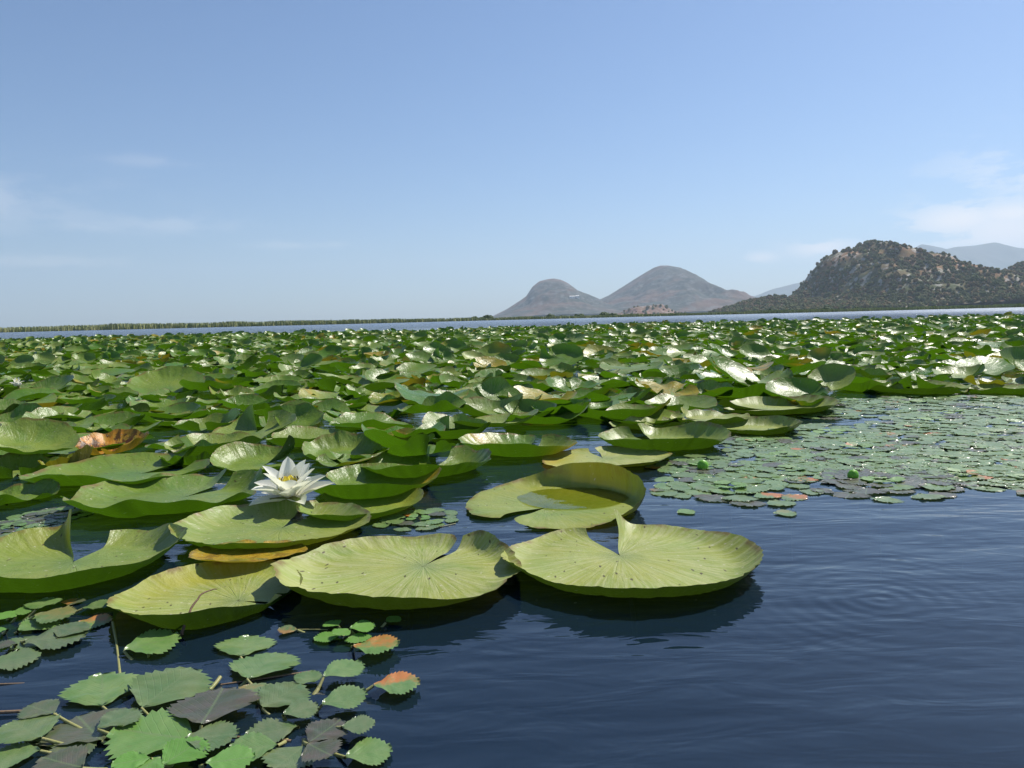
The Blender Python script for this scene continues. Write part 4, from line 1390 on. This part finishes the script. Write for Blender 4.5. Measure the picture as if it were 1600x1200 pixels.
def rosette(px, py, diam_px, lab, n=22, dark=0.2, bright=0.8, as_one=False, seed=0, orange=0.0):
    rnd = random.Random(seed)
    c, t_ = at(px, py, 0)
    Rw = diam_px / 2 / FPX * t_
    root = empty('water_chestnut', (c[0], c[1], 0))
    tag(root, lab, 'water plant', 'water chestnut rosettes')
    k = 0
    rings = ((0.06, 5, 0.15, 0.004, 1), (0.20, 9, 0.26, 0.0026, 0.0), (0.48, 13, 0.28, 0.0018, 0.0), (0.80, 15, 0.26, 0.0010, 0.0))
    if n < 16:
        rings = ((0.08, 4, 0.22, 0.004, 1), (0.36, 9, 0.36, 0.0022, 0.0), (0.74, 12, 0.34, 0.0010, 0))
    ga = rnd.uniform(0, 360)
    for (rad, m, L, z, br) in rings:
        for j in range(m):
            a_ = ga + 360 * (j + rnd.uniform(-0.25, 0.25)) / m + rad * 100
            rr2 = rad * Rw * rnd.uniform(0.85, 1.2)
            if rad > 0.3 and rnd.random() < 0.06:
                continue
            b = (c[0] + rr2 * math.cos(R_(a_)), c[1] + rr2 * math.sin(R_(a_)))
            q_ = rnd.random()
            tint = (1.0 if q_ < dark else rnd.uniform(0, 0.4), br * bright * rnd.uniform(0.5, 1), 1.0 if rnd.random() < orange else 0.0)
            chestnut_leaf(root, c, b, a_ + rnd.uniform(-15, 15), L * Rw * rnd.uniform(0.85, 1.2) * 1.36, z + rnd.uniform(-0.0004, 0.0006), tint,
                          pitch=R_(rnd.uniform(-4, 9)) if br else R_(rnd.uniform(-0.5, 1.5)))
    sv, sq = tube([(0, 0, 0.004), (0.01, 0.01, -0.2)], [0.002, 0.001], 5)
    link('stem', mesh_np('stem', sv, sq, M['stem']), root)
    return root


HR = [(1140, 762, 215, 'round rosette nearest to the flooded leaf, with a bright star at its centre', 0.15, 1),
      (1375, 752, 230, 'broad rosette at the front of the mat with many grey purple leaves', 0.6, 1),
      (1095, 728, 150, 'rosette with a bright round bud beside the bowl shaped leaf', 0.2, 1),
      (1340, 700, 190, 'rosette behind the grey purple one, left of the open patch', 0.2, 0.6),
      (1225, 712, 160, 'rosette left of the open water patch inside the mat', 0.1, 0.6),
      (1505, 742, 190, 'green rosette at the front right of the mat', 0.12, 0.7),
      (1600, 748, 160, 'rosette at the front cut by the right edge', 0.1, 0.4),
      (1520, 700, 170, 'rosette with wet shining leaves in the right half of the mat', 0.15, 0.3),
      (1180, 690, 120, 'rosette just below the corner lily leaf with bright green heart', 0.1, 1),
      (1620, 700, 150, 'second rosette from the front at the right edge', 0.15, 0.3),
      (655, 812, 108, 'small green rosette in the gap before the flooded leaf', 0.1, 0.8),
      (20, 826, 130, 'rosette with purple and green leaves at the left edge above the big cut leaf', 0.4, 0.6),
      (80, 806, 100, 'purplish rosette between the left leaves and the high rimmed leaf', 0.5, 0.2),
      (1430, 668, 140, 'rosette in the middle of the mat behind the open patch', 0.1, 0.4)]
for k, (px, py, d, lab, dk, br) in enumerate(HR):
    rosette(px, py, d, lab, dark=dk, bright=br, seed=k, orange=0.02, n=22 if d > 110 else 12)
# the further rosettes of the mat
rnd = random.Random(4)
centres = [(h[0], h[1]) for h in HR]
cw = [at(a_, b_)[0] for a_, b_ in centres]
extra = []
for _ in range(6000):
    px, py = rnd.uniform(1160, 1720), rnd.uniform(617, 760)
    lo = np.interp(px, [1160, 1240, 1310, 1340, 1720], [690, 672, 640, 622, 620])
    hi = np.interp(px, [1160, 1250, 1400, 1500, 1720], [750, 745, 750, 745, 742])
    if py < lo or py > hi:
        continue
    if 1240 < px < 1330 and 715 < py < 738 or 1560 < px and 668 < py < 690 or 1260 < px < 1420 and 655 < py < 666:
        continue
    w_ = at(px, py)[0]
    if all((w_[0] - u[0]) ** 2 + (w_[1] - u[1]) ** 2 > 0.18 ** 2 for u in cw):
        cw.append(w_)
        extra.append((px, py, w_))
extra.sort(key=lambda e: -e[1])
zones = {}
for e in extra:
    a_ = 'left' if e[0] < 1330 else ('middle' if e[0] < 1480 else 'right')
    b_ = 'front' if e[1] > 700 else ('centre' if e[1] > 655 else 'rear')
    zones.setdefault((a_, b_), []).append(e)
print('rosettes', len(extra), {k: len(v) for k, v in zones.items()})
ri = 50
for (a_, b_), es in zones.items():
    es.sort(key=lambda e: e[0])
    for k, (px, py, w_) in enumerate(es):
        ri += 1
        t_ = at(px, py)[1]
        lab = f'flat green rosette, {ORD[min(k, 9)]} from the left in the {b_} {a_} part of the floating mat'
        rosette(px, py, 0.24 / t_ * FPX, lab, dark=0.12, bright=rnd.choice([0.2, 0.4, 0.9]), seed=ri, orange=0.015, n=22 if py > 690 else 12)
# bud in the bright rosette
for (px, py, s, lab, mat_) in ((1098, 728, 9, 'bright green round bud in the rosette beside the bowl shaped leaf', 'bud'), (1333, 743, 9, 'bright green bud among the grey purple leaves', 'bud')):
    c, t_ = at(px, py, 0.008)
    V, q = CROWNS[1]
    V = V / np.linalg.norm(V, axis=1)[:, None] * (1, 0.8, 1.1)
    o = link('bud', mesh_np('bud', V * s / FPX * t_, q, M[mat_]))
    o.location = c
    tag(o, lab, 'bud')
# drifting single leaves
for (px, py, w, lab, ang, tint) in ((1058, 801, 30, 'small pale loose leaf drifting near the flooded leaf', 20, (0.1, 0.3, 0)), (1208, 802, 36, 'pale loose leaf drifting before the round rosette', 0, (0.2, 0, 0.2)),
                                    (1022, 768, 22, 'round pinkish submerged leaf by the flooded leaf rim', 60, (0.7, 0, 0.4)), (1590, 772, 40, 'thin pinkish leaf adrift at the right edge', 10, (0.8, 0, 0.3))):
    p, t_ = at(px, py, 0.002)
    o = link('loose_leaf', CM[2])
    o.location = p
    L = w / FPX * t_
    o.scale = (L, L, L)
    o.rotation_euler = (0, 0, R_(ang - 90))
    o['tint'] = tint
    tag(o, lab, 'leaf')


# ------------------------------------------------------------------ flowers
def petal_mesh(L, W, cup, n=9, m=5):
    V = []
    for i in range(n):
        t_ = i / (n - 1)
        w = W * (math.sin(math.pi * min(1, t_ * 0.86 + 0.10)) ** 0.75) * (1 - 0.25 * t_)
        if i == n - 1:
            w = W * 0.02
        for j in range(m):
            s = j / (m - 1) * 2 - 1
            V.append((s * w * 0.5, t_ * L, cup * (s * s) * w * 1.3 + 0.12 * L * math.sin(t_ * 2.2) * 0.5 - 0.02 * L * t_ * t_))
    return mesh_np('petal', V, grid_quads(n, m)[:, ::-1], M['petal'])


def flower(px, py, w_px, lab, full=True, z=0.02):
    c, t_ = at(px, py, z)
    s = w_px / FPX * t_ / 2
    root = empty('water_lily_flower', (c[0], c[1], z))
    tag(root, lab, 'flower', 'white water lily flowers')
    rnd = random.Random(int(px))
    rings = [(5, 1.0, 0.44, 8, 0.00), (7, 0.98, 0.50, 28, 0.003), (6, 0.98, 0.48, 50, 0.006), (4, 0.62, 0.36, 56, 0.008)] if full else [(6, 0.95, 0.4, 22, 0), (5, 0.85, 0.36, 55, 0.004)]
    off = rnd.uniform(0, 360)
    for (m_, L, W, elv, zz) in rings:
        off += 25
        for j in range(m_):
            a_ = off + 360 * (j + rnd.uniform(-0.12, 0.12)) / m_
            me = petal_mesh(L * s * rnd.uniform(0.93, 1.07), W * s * rnd.uniform(0.9, 1.12), 0.22)
            o = link('petal', me, root)
            e_ = elv + rnd.uniform(-8, 8)
            o.rotation_euler = Matrix.Rotation(R_(a_ - 90), 3, 'Z').to_4x4().to_euler()
            o.matrix_local = Matrix.Translation((0, 0, zz)) @ Matrix.Rotation(R_(a_ - 90), 4, 'Z') @ Matrix.Translation((0, s * 0.06, 0)) @ Matrix.Rotation(R_(e_), 4, 'X')
    ps = []
    for j in range(46 if full else 10):
        a_ = rnd.uniform(0, 6.28)
        r0 = rnd.uniform(0.02, 0.16) * s
        el_ = rnd.uniform(1.0, 1.5)
        d = np.array([math.cos(a_) * math.cos(el_), math.sin(a_) * math.cos(el_), math.sin(el_)])
        b = np.array([math.cos(a_) * r0, math.sin(a_) * r0, 0.012])
        L = rnd.uniform(0.34, 0.50) * s
        ps.append(tube([b, b + d * L * 0.6, b + d * L + np.array([-math.cos(a_), -math.sin(a_), 0]) * L * 0.25], [0.026 * s, 0.034 * s, 0.018 * s], 5))
    v, q = join(ps)
    link('stamens', mesh_np('stamens', v, q, M['stamen']), root)
    v, q = tube(bez((0, 0, 0.004), (0.005, 0.005, -0.04), (0.01, 0.02, -0.12)), [0.006] * 8, 8)
    link('stalk', mesh_np('stalk', v, q, M['stem']), root)
    v = []
    prof = [(0.004, -0.010), (0.016, -0.008), (0.020, 0.0), (0.014, 0.008), (0.004, 0.010)]
    nn = 12
    for (rd, zz) in prof:
        for j in range(nn):
            v.append((rd * math.cos(2 * math.pi * j / nn), rd * math.sin(2 * math.pi * j / nn), zz))
    q = [(i * nn + j, i * nn + (j + 1) % nn, (i + 1) * nn + (j + 1) % nn, (i + 1) * nn + j) for i in range(len(prof) - 1) for j in range(nn)]
    root.rotation_euler = (R_(9), R_(-4), 0)
    link('receptacle', mesh_np('receptacle', v, q, M['petal']), root)
    return root


flower(456, 782, 130, 'large open white water lily with yellow stamens between the near leaves', z=0.016)
flower(27, 600, 22, 'small white water lily far left in the dense leaf field', full=False, z=0.06)
flower(1487, 503, 9, 'tiny white flower on the far edge of the field below the wooded hill', full=False, z=0.12)
flower(1310, 506, 8, 'tiny white flower on the far edge of the field right of the wooded spur', full=False, z=0.12)

for o in COL.objects:
    lb = o.get('label')
    if lb and not 4 <= len(lb.replace(',', ' ').split()) <= 16:
        print('LABELLEN', len(lb.split()), lb)
